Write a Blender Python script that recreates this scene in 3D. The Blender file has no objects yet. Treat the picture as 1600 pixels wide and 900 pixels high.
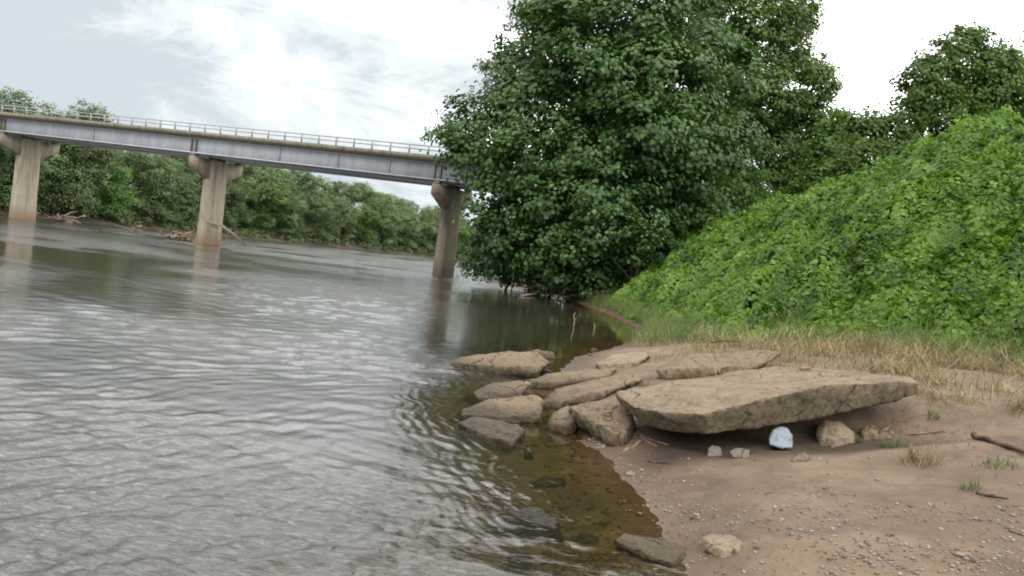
import bpy, bmesh, math, random
import numpy as np
from mathutils import Matrix, Vector

S = bpy.context.scene
COL = S.collection
R = math.radians

# ------------------------------------------------------------------ camera
FPX, HOR, ROLL, CAMZ = 1244.0, 46.0, R(7.0), 1.8
pitch = math.atan(HOR / FPX)
cam_d = bpy.data.cameras.new('camera')
cam_d.sensor_width = 36.0
cam_d.lens = FPX / 1600.0 * 36.0
cam_d.clip_start = 0.05
cam_d.clip_end = 6000.0
cam = bpy.data.objects.new('camera', cam_d)
COL.objects.link(cam)
FW = np.array([0, math.cos(pitch), -math.sin(pitch)])
UP0 = np.array([0, math.sin(pitch), math.cos(pitch)])
RT0 = np.array([1.0, 0, 0])
cr, sr = math.cos(ROLL), math.sin(ROLL)
RT = cr * RT0 + sr * UP0
UP = -sr * RT0 + cr * UP0
CAM = np.array([0, 0, CAMZ])
m = Matrix(((RT[0], UP[0], -FW[0], 0), (RT[1], UP[1], -FW[1], 0), (RT[2], UP[2], -FW[2], CAMZ), (0, 0, 0, 1)))
cam.matrix_world = m
S.camera = cam

def ray(px, py):
    d = FW + (px - 800) / FPX * RT + (450 - py) / FPX * UP
    return d / d[1]
def at(px, py, Y):
    """world point at forward distance Y on the line of sight of a photo pixel"""
    return CAM + ray(px, py) * Y
def atz(px, py, z):
    d = ray(px, py)
    return CAM + d * ((z - CAMZ) / d[2])

# ------------------------------------------------------------------ world, sun, exposure
SUN_EL, SUN_AZ = R(52), R(215)      # azimuth clockwise from +Y
w = bpy.data.worlds.new('World')
S.world = w
w.use_nodes = True
nt = w.node_tree
nt.nodes.clear()
def N(nt, t, **kw):
    n = nt.nodes.new(t)
    for k, v in kw.items():
        if k in n.bl_rna.properties.keys():
            setattr(n, k, v)
    return n
def L(nt, a, b):
    nt.links.new(a, b)
sky = N(nt, 'ShaderNodeTexSky', sky_type='NISHITA', sun_disc=False)
sky.sun_elevation = SUN_EL
sky.sun_rotation = SUN_AZ
bg_sky = N(nt, 'ShaderNodeBackground'); bg_sky.inputs[1].default_value = 0.13
L(nt, sky.outputs[0], bg_sky.inputs[0])
tc = N(nt, 'ShaderNodeTexCoord')
sep = N(nt, 'ShaderNodeSeparateXYZ'); L(nt, tc.outputs['Generated'], sep.inputs[0])
mp = N(nt, 'ShaderNodeMapping'); mp.inputs['Scale'].default_value = (1.0, 1.0, 2.6); mp.inputs['Location'].default_value = (0.35, 0.0, 0.05)
L(nt, tc.outputs['Generated'], mp.inputs[0])
n1 = N(nt, 'ShaderNodeTexNoise'); n1.inputs['Scale'].default_value = 4.8; n1.inputs['Detail'].default_value = 7; n1.inputs['Roughness'].default_value = 0.62; n1.inputs['Distortion'].default_value = 0.4
L(nt, mp.outputs[0], n1.inputs['Vector'])
cr1 = N(nt, 'ShaderNodeValToRGB')
e = cr1.color_ramp.elements
e[0].position = 0.38; e[0].color = (0.64, 0.73, 0.78, 1)
cr1.color_ramp.interpolation = 'EASE'
e[1].position = 0.68; e[1].color = (3.9, 3.92, 3.92, 1)
k = e.new(0.52); k.color = (0.92, 0.98, 1.0, 1)
bias = N(nt, 'ShaderNodeMath', operation='MULTIPLY_ADD'); bias.inputs[1].default_value = 0.30; L(nt, sep.outputs['X'], bias.inputs[0]); L(nt, n1.outputs['Fac'], bias.inputs[2])   # the overcast is thinner over the right bank
hi = N(nt, 'ShaderNodeMapRange'); hi.inputs['From Min'].default_value = 0.20; hi.inputs['From Max'].default_value = 0.42; hi.inputs['To Max'].default_value = 0.24; L(nt, sep.outputs['Z'], hi.inputs['Value'])  # brightens the sky above the view, added for the water reflections
bias2 = N(nt, 'ShaderNodeMath', operation='ADD'); L(nt, bias.outputs[0], bias2.inputs[0]); L(nt, hi.outputs[0], bias2.inputs[1])
L(nt, bias2.outputs[0], cr1.inputs[0])
# overcast sky, shaped for reflections: bright band above the view, dimmer overhead
mr = N(nt, 'ShaderNodeMapRange'); mr.inputs['From Min'].default_value = 0.45; mr.inputs['From Max'].default_value = 0.85; mr.inputs['To Min'].default_value = 1.0; mr.inputs['To Max'].default_value = 0.7
L(nt, sep.outputs['Z'], mr.inputs['Value'])
bg_cl = N(nt, 'ShaderNodeBackground')
L(nt, cr1.outputs[0], bg_cl.inputs[0]); L(nt, mr.outputs[0], bg_cl.inputs[1])
n2 = N(nt, 'ShaderNodeTexNoise'); n2.inputs['Scale'].default_value = 1.7; n2.inputs['Detail'].default_value = 4
L(nt, mp.outputs[0], n2.inputs['Vector'])
mr2 = N(nt, 'ShaderNodeMapRange'); mr2.inputs['From Min'].default_value = 0.3; mr2.inputs['From Max'].default_value = 0.55; mr2.inputs['To Min'].default_value = 0.72; mr2.inputs['To Max'].default_value = 1.0
L(nt, n2.outputs['Fac'], mr2.inputs['Value'])
mx = N(nt, 'ShaderNodeMixShader')
L(nt, mr2.outputs[0], mx.inputs[0]); L(nt, bg_sky.outputs[0], mx.inputs[1]); L(nt, bg_cl.outputs[0], mx.inputs[2])
wo = N(nt, 'ShaderNodeOutputWorld'); L(nt, mx.outputs[0], wo.inputs[0])

sun_d = bpy.data.lights.new('sun', 'SUN')
sun_d.energy = 1.2
sun_d.angle = R(14)
sun_d.color = (1.0, 0.95, 0.88)
sun = bpy.data.objects.new('sun', sun_d)
COL.objects.link(sun)
sd = Vector((math.sin(SUN_AZ) * math.cos(SUN_EL), math.cos(SUN_AZ) * math.cos(SUN_EL), math.sin(SUN_EL)))
sun.rotation_euler = sd.to_track_quat('Z', 'Y').to_euler()
sun.location = (-20, -30, 40)

S.view_settings.view_transform = 'Standard'
S.view_settings.look = 'None'
S.view_settings.exposure = 0.05
S.view_settings.gamma = 1.0
S.view_settings.use_curve_mapping = False
S.render.engine = 'CYCLES'
S.cycles.max_bounces = 8
S.cycles.diffuse_bounces = 3
S.cycles.glossy_bounces = 3
S.cycles.transmission_bounces = 4
S.cycles.transparent_max_bounces = 12
S.cycles.use_denoising = True
S.cycles.filter_width = 1.9

# ------------------------------------------------------------------ helpers
rng = np.random.default_rng(7)
random.seed(7)

def hash2(ix, iy, seed=0):
    h = (ix.astype(np.int64) * 374761393 + iy.astype(np.int64) * 668265263 + seed * 1442695041) & 0xFFFFFFFF
    h = ((h ^ (h >> 13)) * 1274126177) & 0xFFFFFFFF
    h = (h ^ (h >> 16)) & 0xFFFFFFFF
    return h / 4294967295.0
def vn2(x, y, seed=0):
    ix = np.floor(x); iy = np.floor(y)
    fx = x - ix; fy = y - iy
    fx = fx * fx * (3 - 2 * fx); fy = fy * fy * (3 - 2 * fy)
    a = hash2(ix, iy, seed); b = hash2(ix + 1, iy, seed); c = hash2(ix, iy + 1, seed); d = hash2(ix + 1, iy + 1, seed)
    return (a * (1 - fx) + b * fx) * (1 - fy) + (c * (1 - fx) + d * fx) * fy
def fbm2(x, y, oct=4, seed=0):
    s = 0; a = 0.5; t = 0
    for o in range(oct):
        s = s + a * vn2(x, y, seed + o * 17); t += a
        x = x * 2.03 + 5.1; y = y * 2.03 + 9.7; a *= 0.5
    return s / t
def hash3(ix, iy, iz, seed=0):
    return hash2(ix + iz * 7919, iy - iz * 104729, seed)
def vn3(p, seed=0):
    i = np.floor(p); f = p - i; f = f * f * (3 - 2 * f)
    out = 0
    for dx in (0, 1):
        for dy in (0, 1):
            for dz in (0, 1):
                wgt = (f[:, 0] if dx else 1 - f[:, 0]) * (f[:, 1] if dy else 1 - f[:, 1]) * (f[:, 2] if dz else 1 - f[:, 2])
                out = out + wgt * hash3(i[:, 0] + dx, i[:, 1] + dy, i[:, 2] + dz, seed)
    return out
def fbm3(p, oct=4, seed=0):
    s = 0; a = 0.5; t = 0
    for o in range(oct):
        s = s + a * vn3(p, seed + 31 * o); t += a
        p = p * 2.03 + 3.7; a *= 0.5
    return s / t - 0.5
def sstep(x, a, b):
    t = np.clip((x - a) / (b - a), 0, 1)
    return t * t * (3 - 2 * t)

def npmesh(name, V, F, mat=None, smooth=False, attrs=None):
    """V (n,3); F (m,k) constant-size faces, or a list of such arrays"""
    me = bpy.data.meshes.new(name)
    V = np.asarray(V, dtype=np.float32)
    Fs = F if isinstance(F, list) else [F]
    me.vertices.add(len(V)); me.vertices.foreach_set('co', V.ravel())
    loops = np.concatenate([f.ravel() for f in Fs]).astype(np.int32)
    tot = np.concatenate([np.full(len(f), f.shape[1]) for f in Fs]).astype(np.int32)
    st = np.concatenate([[0], np.cumsum(tot)[:-1]]).astype(np.int32)
    me.loops.add(len(loops)); me.loops.foreach_set('vertex_index', loops)
    me.polygons.add(len(tot)); me.polygons.foreach_set('loop_start', st); me.polygons.foreach_set('loop_total', tot)
    if smooth:
        me.polygons.foreach_set('use_smooth', np.ones(len(tot), dtype=bool))
    me.update(calc_edges=True)
    if attrs:
        for an, av in attrs.items():
            at_ = me.attributes.new(an, 'FLOAT', 'POINT')
            at_.data.foreach_set('value', np.asarray(av, dtype=np.float32))
    if mat: me.materials.append(mat)
    return me
def link(name, me, parent=None, loc=None):
    o = bpy.data.objects.new(name, me)
    COL.objects.link(o)
    if parent is not None: o.parent = parent
    if loc is not None: o.location = loc
    return o
def tag(o, label=None, cat=None, group=None, kind=None):
    if label: o['label'] = label
    if cat: o['category'] = cat
    if group: o['group'] = group
    if kind: o['kind'] = kind
    return o
def empty(name, loc, rz=0.0):
    o = bpy.data.objects.new(name, None); COL.objects.link(o)
    o.location = loc; o.rotation_euler = (0, 0, rz); o.empty_display_size = 0.2
    return o

class MB:
    """collects quads and tris for one mesh"""
    def __init__(s): s.v = []; s.q = []; s.t = []
    def add(s, V, Q=None, T=None):
        b = len(s.v); s.v += [tuple(p) for p in V]
        if Q is not None: s.q += [tuple(i + b for i in f) for f in Q]
        if T is not None: s.t += [tuple(i + b for i in f) for f in T]
    def box(s, c, hx, hy, hz, ax=(1, 0, 0), ay=(0, 1, 0), az=(0, 0, 1)):
        c, ax, ay, az = map(np.array, (c, ax, ay, az))
        V = [c + sx * hx * ax + sy * hy * ay + sz * hz * az for sz in (-1, 1) for sx, sy in ((-1, -1), (1, -1), (1, 1), (-1, 1))]
        s.add(V, [(3, 2, 1, 0), (4, 5, 6, 7), (0, 1, 5, 4), (1, 2, 6, 5), (2, 3, 7, 6), (3, 0, 4, 7)])
    def tube(s, pts, rad, n=8, seed=None):
        pts = [np.array(p, float) for p in pts]
        rr = random.Random(seed)
        rings = []
        for i, p in enumerate(pts):
            d = pts[min(i + 1, len(pts) - 1)] - pts[max(i - 1, 0)]
            d = d / (np.linalg.norm(d) + 1e-9)
            a = np.cross(d, (0.31, 0.17, 0.93) if abs(d[2]) < 0.9 else (1, 0, 0)); a /= np.linalg.norm(a)
            b = np.cross(d, a)
            r = rad[i]
            rings.append([p + (a * math.cos(2 * math.pi * k / n) + b * math.sin(2 * math.pi * k / n)) * r * (1 if seed is None else 1 + rr.uniform(-.15, .15)) for k in range(n)])
        V = [v for r in rings for v in r]
        Q = [(i * n + k, i * n + (k + 1) % n, (i + 1) * n + (k + 1) % n, (i + 1) * n + k) for i in range(len(pts) - 1) for k in range(n)]
        T = []
        c0 = len(V); V.append(pts[0]); c1 = len(V); V.append(pts[-1])
        e0 = (len(pts) - 1) * n
        T += [(c0, (k + 1) % n, k) for k in range(n)] + [(c1, e0 + k, e0 + (k + 1) % n) for k in range(n)]
        s.add(V, Q, T)
    def mesh(s, name, mat, smooth=False):
        Fs = []
        if s.q: Fs.append(np.array(s.q))
        if s.t: Fs.append(np.array(s.t))
        return npmesh(name, np.array(s.v), Fs, mat, smooth)
    def build(s, name, mat, parent=None, smooth=False, loc=None):
        return link(name, s.mesh(name, mat, smooth), parent, loc)

# ------------------------------------------------------------------ materials
def newmat(name):
    mt = bpy.data.materials.new(name); mt.use_nodes = True
    nt = mt.node_tree; nt.nodes.clear()
    out = N(nt, 'ShaderNodeOutputMaterial')
    return mt, nt, out
def noise(nt, scale, detail=5, rough=0.55, vec=None, dist=0.0):
    n = N(nt, 'ShaderNodeTexNoise')
    n.inputs['Scale'].default_value = scale; n.inputs['Detail'].default_value = detail
    n.inputs['Roughness'].default_value = rough; n.inputs['Distortion'].default_value = dist
    if vec is not None: L(nt, vec, n.inputs['Vector'])
    return n.outputs['Fac']
def ramp(nt, fac, stops):
    r = N(nt, 'ShaderNodeValToRGB'); e = r.color_ramp.elements
    while len(e) < len(stops): e.new(0.5)
    for el, (p, c) in zip(e, stops):
        el.position = p; el.color = (*c, 1) if len(c) == 3 else c
    L(nt, fac, r.inputs[0])
    return r.outputs[0]
def mixc(nt, fac, a, b, mode='MIX'):
    n = N(nt, 'ShaderNodeMix', data_type='RGBA', blend_type=mode)
    for s_, v in ((n.inputs[0], fac), (n.inputs[6], a), (n.inputs[7], b)):
        if hasattr(v, 'is_linked'): L(nt, v, s_)
        elif isinstance(v, (int, float)): s_.default_value = v
        else: s_.default_value = (*v, 1)
    return n.outputs[2]
def maprange(nt, v, a, b, c=0.0, d=1.0, smooth=False):
    n = N(nt, 'ShaderNodeMapRange'); n.clamp = True
    if smooth: n.interpolation_type = 'SMOOTHSTEP'
    L(nt, v, n.inputs[0])
    for i, q in enumerate((a, b, c, d)): n.inputs[i + 1].default_value = q
    return n.outputs[0]
def mth(nt, op, a, b=None):
    n = N(nt, 'ShaderNodeMath', operation=op)
    for i, v in enumerate((a, b)):
        if v is None: continue
        if hasattr(v, 'is_linked'): L(nt, v, n.inputs[i])
        else: n.inputs[i].default_value = v
    return n.outputs[0]
def pos(nt):
    return N(nt, 'ShaderNodeNewGeometry').outputs['Position']
def attr(nt, name):
    return N(nt, 'ShaderNodeAttribute', attribute_name=name).outputs['Fac']
def bump(nt, h, strength, dist, prev=None):
    b = N(nt, 'ShaderNodeBump'); b.inputs['Strength'].default_value = strength; b.inputs['Distance'].default_value = dist
    L(nt, h, b.inputs['Height'])
    if prev is not None: L(nt, prev, b.inputs['Normal'])
    return b.outputs[0]
def principled(nt, out, color, rough=0.85, normal=None, spec=0.3):
    p = N(nt, 'ShaderNodeBsdfPrincipled')
    if hasattr(color, 'is_linked'): L(nt, color, p.inputs['Base Color'])
    else: p.inputs['Base Color'].default_value = (*color, 1)
    if hasattr(rough, 'is_linked'): L(nt, rough, p.inputs['Roughness'])
    else: p.inputs['Roughness'].default_value = rough
    p.inputs['Specular IOR Level'].default_value = spec
    if normal is not None: L(nt, normal, p.inputs['Normal'])
    L(nt, p.outputs[0], out.inputs[0])
    return p

def leaf_mat(name, dark, mid, light, trans=0.35, rough=0.5, big=0.25, spec=0.35, odd=None):
    """leaf colours vary leaf by leaf and from bough to bough"""
    mt, nt, out = newmat(name)
    g = N(nt, 'ShaderNodeNewGeometry')
    oi = N(nt, 'ShaderNodeObjectInfo')
    nz = noise(nt, big, 3, 0.5, g.outputs['Position'])
    a = mth(nt, 'ADD', mth(nt, 'MULTIPLY', g.outputs['Random Per Island'], 0.40), maprange(nt, nz, 0.32, 0.68, 0.02, 0.60))
    c = ramp(nt, a, [(0.12, dark), (0.52, mid), (0.95, light)])
    if odd is not None:
        c = mixc(nt, mth(nt, 'GREATER_THAN', g.outputs['Random Per Island'], 1 - odd[0]), c, odd[1])
    hv = N(nt, 'ShaderNodeHueSaturation'); L(nt, c, hv.inputs['Color'])
    L(nt, maprange(nt, oi.outputs['Random'], 0, 1, 0.485, 0.515), hv.inputs['Hue'])
    L(nt, maprange(nt, oi.outputs['Random'], 0, 1, 0.85, 1.15), hv.inputs['Value'])
    c = hv.outputs[0]
    p = N(nt, 'ShaderNodeBsdfPrincipled'); L(nt, c, p.inputs['Base Color'])
    p.inputs['Roughness'].default_value = rough; p.inputs['Specular IOR Level'].default_value = spec
    t = N(nt, 'ShaderNodeBsdfTranslucent'); L(nt, mixc(nt, 1.0, c, (1.0, 1.0, 0.55), 'MULTIPLY'), t.inputs[0])
    m_ = N(nt, 'ShaderNodeMixShader'); m_.inputs[0].default_value = trans
    L(nt, p.outputs[0], m_.inputs[1]); L(nt, t.outputs[0], m_.inputs[2]); L(nt, m_.outputs[0], out.inputs[0])
    return mt

def rock_mat(name, base, dirt, stain, wet=True, scale=1.0, speck=(0.42, 0.38, 0.33)):
    mt, nt, out = newmat(name)
    P = pos(nt)
    n1_ = noise(nt, 2.2 * scale, 6, 0.6, P)
    n2_ = noise(nt, 11 * scale, 6, 0.65, P)
    n3_ = noise(nt, 60 * scale, 3, 0.6, P)
    c = ramp(nt, n1_, [(0.3, stain), (0.48, base), (0.7, tuple(x * 1.2 for x in base))])
    c = mixc(nt, maprange(nt, n2_, 0.50, 0.66, 0, 0.75), c, tuple(x * 0.42 for x in stain))
    c = mixc(nt, maprange(nt, n2_, 0.40, 0.28, 0, 0.45), c, speck)
    gN = N(nt, 'ShaderNodeNewGeometry'); sp = N(nt, 'ShaderNodeSeparateXYZ'); L(nt, gN.outputs['Normal'], sp.inputs[0])
    up = mth(nt, 'MULTIPLY', maprange(nt, sp.outputs['Z'], 0.55, 0.95), maprange(nt, n1_, 0.35, 0.55, 0.35, 0.9))
    c = mixc(nt, up, c, mixc(nt, n2_, dirt, tuple(x * 0.7 for x in dirt)))
    c = mixc(nt, maprange(nt, n3_, 0.54, 0.70, 0, 0.6), c, tuple(x * 0.45 for x in base))
    # hairline cracks and chipped seams
    dv = N(nt, 'ShaderNodeVectorMath', operation='ADD'); L(nt, P, dv.inputs[0])
    dn = N(nt, 'ShaderNodeTexNoise'); dn.inputs['Scale'].default_value = 3.0; dn.inputs['Detail'].default_value = 5; L(nt, P, dn.inputs['Vector'])
    ds = N(nt, 'ShaderNodeVectorMath', operation='SCALE'); ds.inputs['Scale'].default_value = 0.35; L(nt, dn.outputs['Color'], ds.inputs[0]); L(nt, ds.outputs[0], dv.inputs[1])
    vr = N(nt, 'ShaderNodeTexVoronoi', feature='DISTANCE_TO_EDGE'); vr.inputs['Scale'].default_value = 1.9; L(nt, dv.outputs[0], vr.inputs['Vector'])
    crack = mth(nt, 'MULTIPLY', maprange(nt, vr.outputs['Distance'], 0.022, 0.004), maprange(nt, n1_, 0.44, 0.54))
    c = mixc(nt, mth(nt, 'MULTIPLY', crack, .75), c, tuple(x * 0.3 for x in stain))
    r = 0.9
    if wet:
        zz = N(nt, 'ShaderNodeSeparateXYZ'); L(nt, P, zz.inputs[0])
        z_ = mth(nt, 'ADD', zz.outputs['Z'], mth(nt, 'MULTIPLY', mth(nt, 'SUBTRACT', n2_, 0.5), 0.12))
        wt = maprange(nt, z_, 0.17, 0.05, 0, 0.95)
        c = mixc(nt, wt, c, mixc(nt, 1.0, c, (0.34, 0.31, 0.26), 'MULTIPLY'))
        r = maprange(nt, wt, 0, 1, 0.9, 0.55)
    b = bump(nt, n3_, 0.7, 0.02, bump(nt, n2_, 0.8, 0.05, bump(nt, mth(nt, 'SUBTRACT', 1.0, crack), 0.8, 0.02)))
    principled(nt, out, c, r, b, 0.25)
    return mt

def wood_mat(name, base, dark):
    mt, nt, out = newmat(name)
    tcx = N(nt, 'ShaderNodeTexCoord')
    v = noise(nt, 9, 5, 0.6, tcx.outputs['Object'], 1.5)
    c = ramp(nt, v, [(0.3, dark), (0.6, base), (0.8, tuple(x * 1.25 for x in base))])
    principled(nt, out, c, 0.9, bump(nt, v, 0.6, 0.02), 0.2)
    return mt

def concrete_mat(name, base, dark, sc=1.0, waterline=None):
    mt, nt, out = newmat(name)
    P = pos(nt)
    mpz = N(nt, 'ShaderNodeMapping'); mpz.inputs['Scale'].default_value = (1.6, 1.6, 0.22); L(nt, P, mpz.inputs[0])
    streak = noise(nt, 1.4 * sc, 5, 0.65, mpz.outputs[0])
    blot = noise(nt, 0.7 * sc, 5, 0.6, P)
    fine = noise(nt, 9 * sc, 4, 0.6, P)
    c = ramp(nt, streak, [(0.30, dark), (0.52, base), (0.75, tuple(x * 1.15 for x in base))])
    c = mixc(nt, maprange(nt, blot, 0.5, 0.7, 0, 0.6), c, tuple(x * 0.75 for x in base))
    c = mixc(nt, maprange(nt, fine, 0.45, 0.7, 0, 0.35), c, dark)
    if waterline:
        zz = N(nt, 'ShaderNodeSeparateXYZ'); L(nt, P, zz.inputs[0])
        c = mixc(nt, maprange(nt, mth(nt, 'ADD', zz.outputs['Z'], mth(nt, 'MULTIPLY', fine, 0.5)), 1.5, 0.5, 0, 0.85), c, waterline)
    principled(nt, out, c, 0.9, bump(nt, fine, 0.3, 0.03), 0.2)
    return mt

M = {}
M['leaf_big'] = leaf_mat('sycamore_leaf', (0.020, 0.048, 0.009), (0.058, 0.118, 0.026), (0.145, 0.22, 0.078), 0.34, 0.46, 0.35, 0.36)
M['leaf_back'] = leaf_mat('back_tree_leaf', (0.045, 0.095, 0.018), (0.115, 0.22, 0.05), (0.22, 0.33, 0.10), 0.50, 0.5, 0.3)
M['leaf_rust'] = leaf_mat('rusty_leaf', (0.03, 0.035, 0.012), (0.075, 0.085, 0.025), (0.15, 0.12, 0.045), 0.35, 0.5, 0.5, odd=(0.25, (0.13, 0.06, 0.025)))
M['leaf_olive'] = leaf_mat('olive_leaf', (0.035, 0.078, 0.013), (0.092, 0.172, 0.03), (0.18, 0.27, 0.065), 0.5, 0.5, 0.4)
M['leaf_far'] = leaf_mat('far_bank_leaf', (0.040, 0.068, 0.026), (0.11, 0.165, 0.064), (0.20, 0.255, 0.11), 0.3, 0.6, 0.4)
M['leaf_fresh'] = leaf_mat('fresh_green_leaf', (0.04, 0.08, 0.018), (0.10, 0.18, 0.038), (0.16, 0.24, 0.06), 0.35, 0.55, 0.12)
M['leaf_vine'] = leaf_mat('vine_leaf', (0.034, 0.088, 0.009), (0.125, 0.265, 0.026), (0.25, 0.40, 0.07), 0.48, 0.45, 0.9, 0.4, odd=(0.015, (0.16, 0.19, 0.05)))
M['grass'] = leaf_mat('grass_blade', (0.06, 0.09, 0.02), (0.12, 0.165, 0.045), (0.22, 0.23, 0.09), 0.3, 0.6, 1.5)
M['straw'] = leaf_mat('straw_blade', (0.15, 0.105, 0.055), (0.31, 0.235, 0.13), (0.47, 0.37, 0.22), 0.2, 0.7, 1.5, odd=(0.2, (0.13, 0.165, 0.04)))
M['bark'] = wood_mat('bark', (0.17, 0.135, 0.10), (0.06, 0.045, 0.03))
M['bark_dark'] = wood_mat('dark_bark', (0.09, 0.068, 0.048), (0.03, 0.022, 0.015))
M['driftwood'] = wood_mat('bleached_driftwood', (0.30, 0.235, 0.17), (0.13, 0.095, 0.065))
M['twig'] = wood_mat('dry_twig', (0.24, 0.18, 0.12), (0.10, 0.07, 0.045))
M['stick'] = wood_mat('dark_stick', (0.115, 0.075, 0.055), (0.05, 0.032, 0.024))
M['slab'] = rock_mat('slab_concrete', (0.17, 0.132, 0.084), (0.31, 0.232, 0.152), (0.105, 0.087, 0.055), wet=False, scale=1.3)
M['rock'] = rock_mat('bank_rock', (0.185, 0.142, 0.088), (0.24, 0.175, 0.112), (0.095, 0.075, 0.045))
M['rock_dark'] = rock_mat('wet_rock', (0.155, 0.118, 0.075), (0.21, 0.155, 0.10), (0.08, 0.063, 0.04))
M['rock_tan'] = rock_mat('tan_rock', (0.25, 0.20, 0.13), (0.31, 0.24, 0.155), (0.15, 0.12, 0.08), wet=False)
M['rock_grey'] = rock_mat('grey_stone', (0.165, 0.148, 0.120), (0.21, 0.178, 0.135), (0.10, 0.09, 0.075))
M['rock_slate'] = rock_mat('dark_slate_rock', (0.064, 0.054, 0.042), (0.088, 0.074, 0.056), (0.036, 0.031, 0.025))
M['pier'] = concrete_mat('pier_concrete', (0.34, 0.295, 0.225), (0.17, 0.135, 0.10), 1.0, (0.20, 0.135, 0.075))
M['pier_dark'] = concrete_mat('dark_pier_concrete', (0.20, 0.175, 0.125), (0.085, 0.07, 0.05), 1.0, (0.12, 0.085, 0.05))  # pier concrete in a darker tone, right pier only
M['cap'] = concrete_mat('cap_concrete', (0.25, 0.215, 0.165), (0.10, 0.08, 0.06), 1.3)
M['deck'] = concrete_mat('deck_concrete', (0.215, 0.19, 0.145), (0.09, 0.08, 0.06), 1.5)
M['rail'] = concrete_mat('rail_metal', (0.34, 0.34, 0.33), (0.25, 0.25, 0.25), 2.0)
def steel_mat():
    mt, nt, out = newmat('girder_paint')
    P = pos(nt)
    mpz = N(nt, 'ShaderNodeMapping'); mpz.inputs['Scale'].default_value = (1.5, 1.5, 0.25); L(nt, P, mpz.inputs[0])
    s1 = noise(nt, 1.2, 5, 0.6, mpz.outputs[0]); s2 = noise(nt, 4, 5, 0.6, P)
    c = ramp(nt, s1, [(0.3, (0.33, 0.34, 0.355)), (0.55, (0.42, 0.435, 0.46)), (0.8, (0.48, 0.495, 0.52))])
    c = mixc(nt, maprange(nt, s2, 0.63, 0.75, 0, 0.7), c, (0.16, 0.11, 0.08))
    principled(nt, out, c, 0.55, None, 0.4)
    return mt
M['steel'] = steel_mat()

# ------------------------------------------------------------------ lie of the land
SH_Y = np.array([-40, 0, 3.0, 4.9, 5.74, 6.57, 7.5, 8.1, 9.0, 10.5, 13.5, 15.9, 18, 20.5, 23, 27, 32, 38, 47, 51, 54, 58, 64, 80, 110, 160, 220, 300, 2000])
SH_X = np.array([6, 2.2, 1.7, 1.28, 1.32, 1.22, 0.97, 0.64, 0.45, 0.50, 1.0, 1.45, 2.3, 3.15, 3.75, 4.3, 4.1, 3.5, 2.4, 0.6, -1.9, -1.4, 1, 4, 14, 40, 80, 140, 1600])
FB_Y = np.array([-100, 0, 50, 76, 92, 120, 155, 195, 230, 260, 290, 2000])
FB_X = np.array([-110, -84, -62, -50.5, -44.5, -37, -27, -9, 20, 60, 120, 3600])
FOOT = np.array([(11.5, -60), (10.8, 0), (10.4, 10), (9.7, 15), (8.3, 16.9), (6.6, 17.4), (5.7, 18.6), (5.4, 21), (5.7, 27), (5.1, 42), (5.2, 52), (4.0, 60), (6, 75), (22, 120), (55, 170), (100, 230), (1700, 2000)], float)

def foot_dist(x, y):
    """signed distance to the foot of the embankment, positive uphill"""
    best = np.full(x.shape, 1e9); sgn = np.ones(x.shape)
    for (ax, ay), (bx, by) in zip(FOOT[:-1], FOOT[1:]):
        dx, dy = bx - ax, by - ay
        t = np.clip(((x - ax) * dx + (y - ay) * dy) / (dx * dx + dy * dy), 0, 1)
        qx = x - ax - t * dx; qy = y - ay - t * dy
        d = np.hypot(qx, qy)
        s = np.sign((x - ax) * dy - (y - ay) * dx)
        upd = d < best
        best = np.where(upd, d, best); sgn = np.where(upd, s, sgn)
    return best * sgn
def crest_z(y):
    return np.interp(y, [10, 20, 25, 30, 38, 50, 60, 100], [8.4, 8.1, 6.9, 5.7, 4.7, 4.4, 4.4, 4.6])
def beach_z(x, y):
    d = x - np.interp(y, SH_Y, SH_X)
    up = 1.4 * (1 - np.exp(-0.24 * np.maximum(d, 0) / 1.4))
    dn = -np.minimum(0.105 * -np.minimum(d, 0) + 0.02 * np.minimum(d, 0) ** 2, 2.2)
    return np.where(d > 0, up, dn)
def ground_z(x, y, detail=True):
    x = np.asarray(x, float); y = np.asarray(y, float)
    z = beach_z(x, y)
    fd = foot_dist(x, y)
    hill = 0.78 * np.maximum(fd, 0)
    top = np.maximum(crest_z(y) - np.minimum(z, 2), 0.5)
    hill = top * (1 - np.exp(-(hill / top) ** 1.0 * 1.0 - (hill / top) ** 3 * 1.2))
    z = z + np.where(fd > 0, hill, 0)
    fb = np.interp(y, FB_Y, FB_X) - x
    zl = np.where(fb > 0, 2.4 * (1 - np.exp(-fb * 0.16)) + np.clip(fb - 30, 0, 400) * 0.012, -0.14 * np.minimum(-fb, 16))
    z = np.where(fb > -16, np.maximum(z, zl), z)
    if detail:
        near = np.exp(-np.hypot(x, y) / 60)
        z = z + (fbm2(x * 0.9, y * 0.9, 3, 3) - 0.5) * 0.13 * near * sstep(np.abs(z), 0.0, 0.25) + (fbm2(x * 5, y * 5, 4, 5) - 0.5) * 0.032 * near
        z = z + np.where(fd > 0.3, (fbm2(x * 0.6, y * 0.6, 3, 8) - 0.5) * 0.5 * sstep(fd, 0.3, 2.5), 0)
        # a hollow scoured out below the tilted slab
        hx, hy = 2.55, 0.42
        t = np.clip(((x - 1.75) * hx + (y - 7.92) * hy) / (hx * hx + hy * hy), 0, 1)
        hd = np.hypot(x - 1.75 - t * hx, y - 7.92 - t * hy)
        z = z - (0.10 + 0.20 * t) * np.exp(-(hd / 0.72) ** 2)
        z = z + 0.24 * np.exp(-(((x - 3.9) / 1.2) ** 2 + ((y - 9.75) / 0.6) ** 2))  # rise added behind the slab to keep light out of the hollow
        # lower, stony ground among the broken rocks
        z = z - 0.10 * np.exp(-(((x - 0.9) / 0.6) ** 2 + ((y - 9.7) / 1.7) ** 2) ** 1.5)
    return z
def gz(x, y): return float(ground_z(np.array([x]), np.array([y]))[0])

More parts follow.
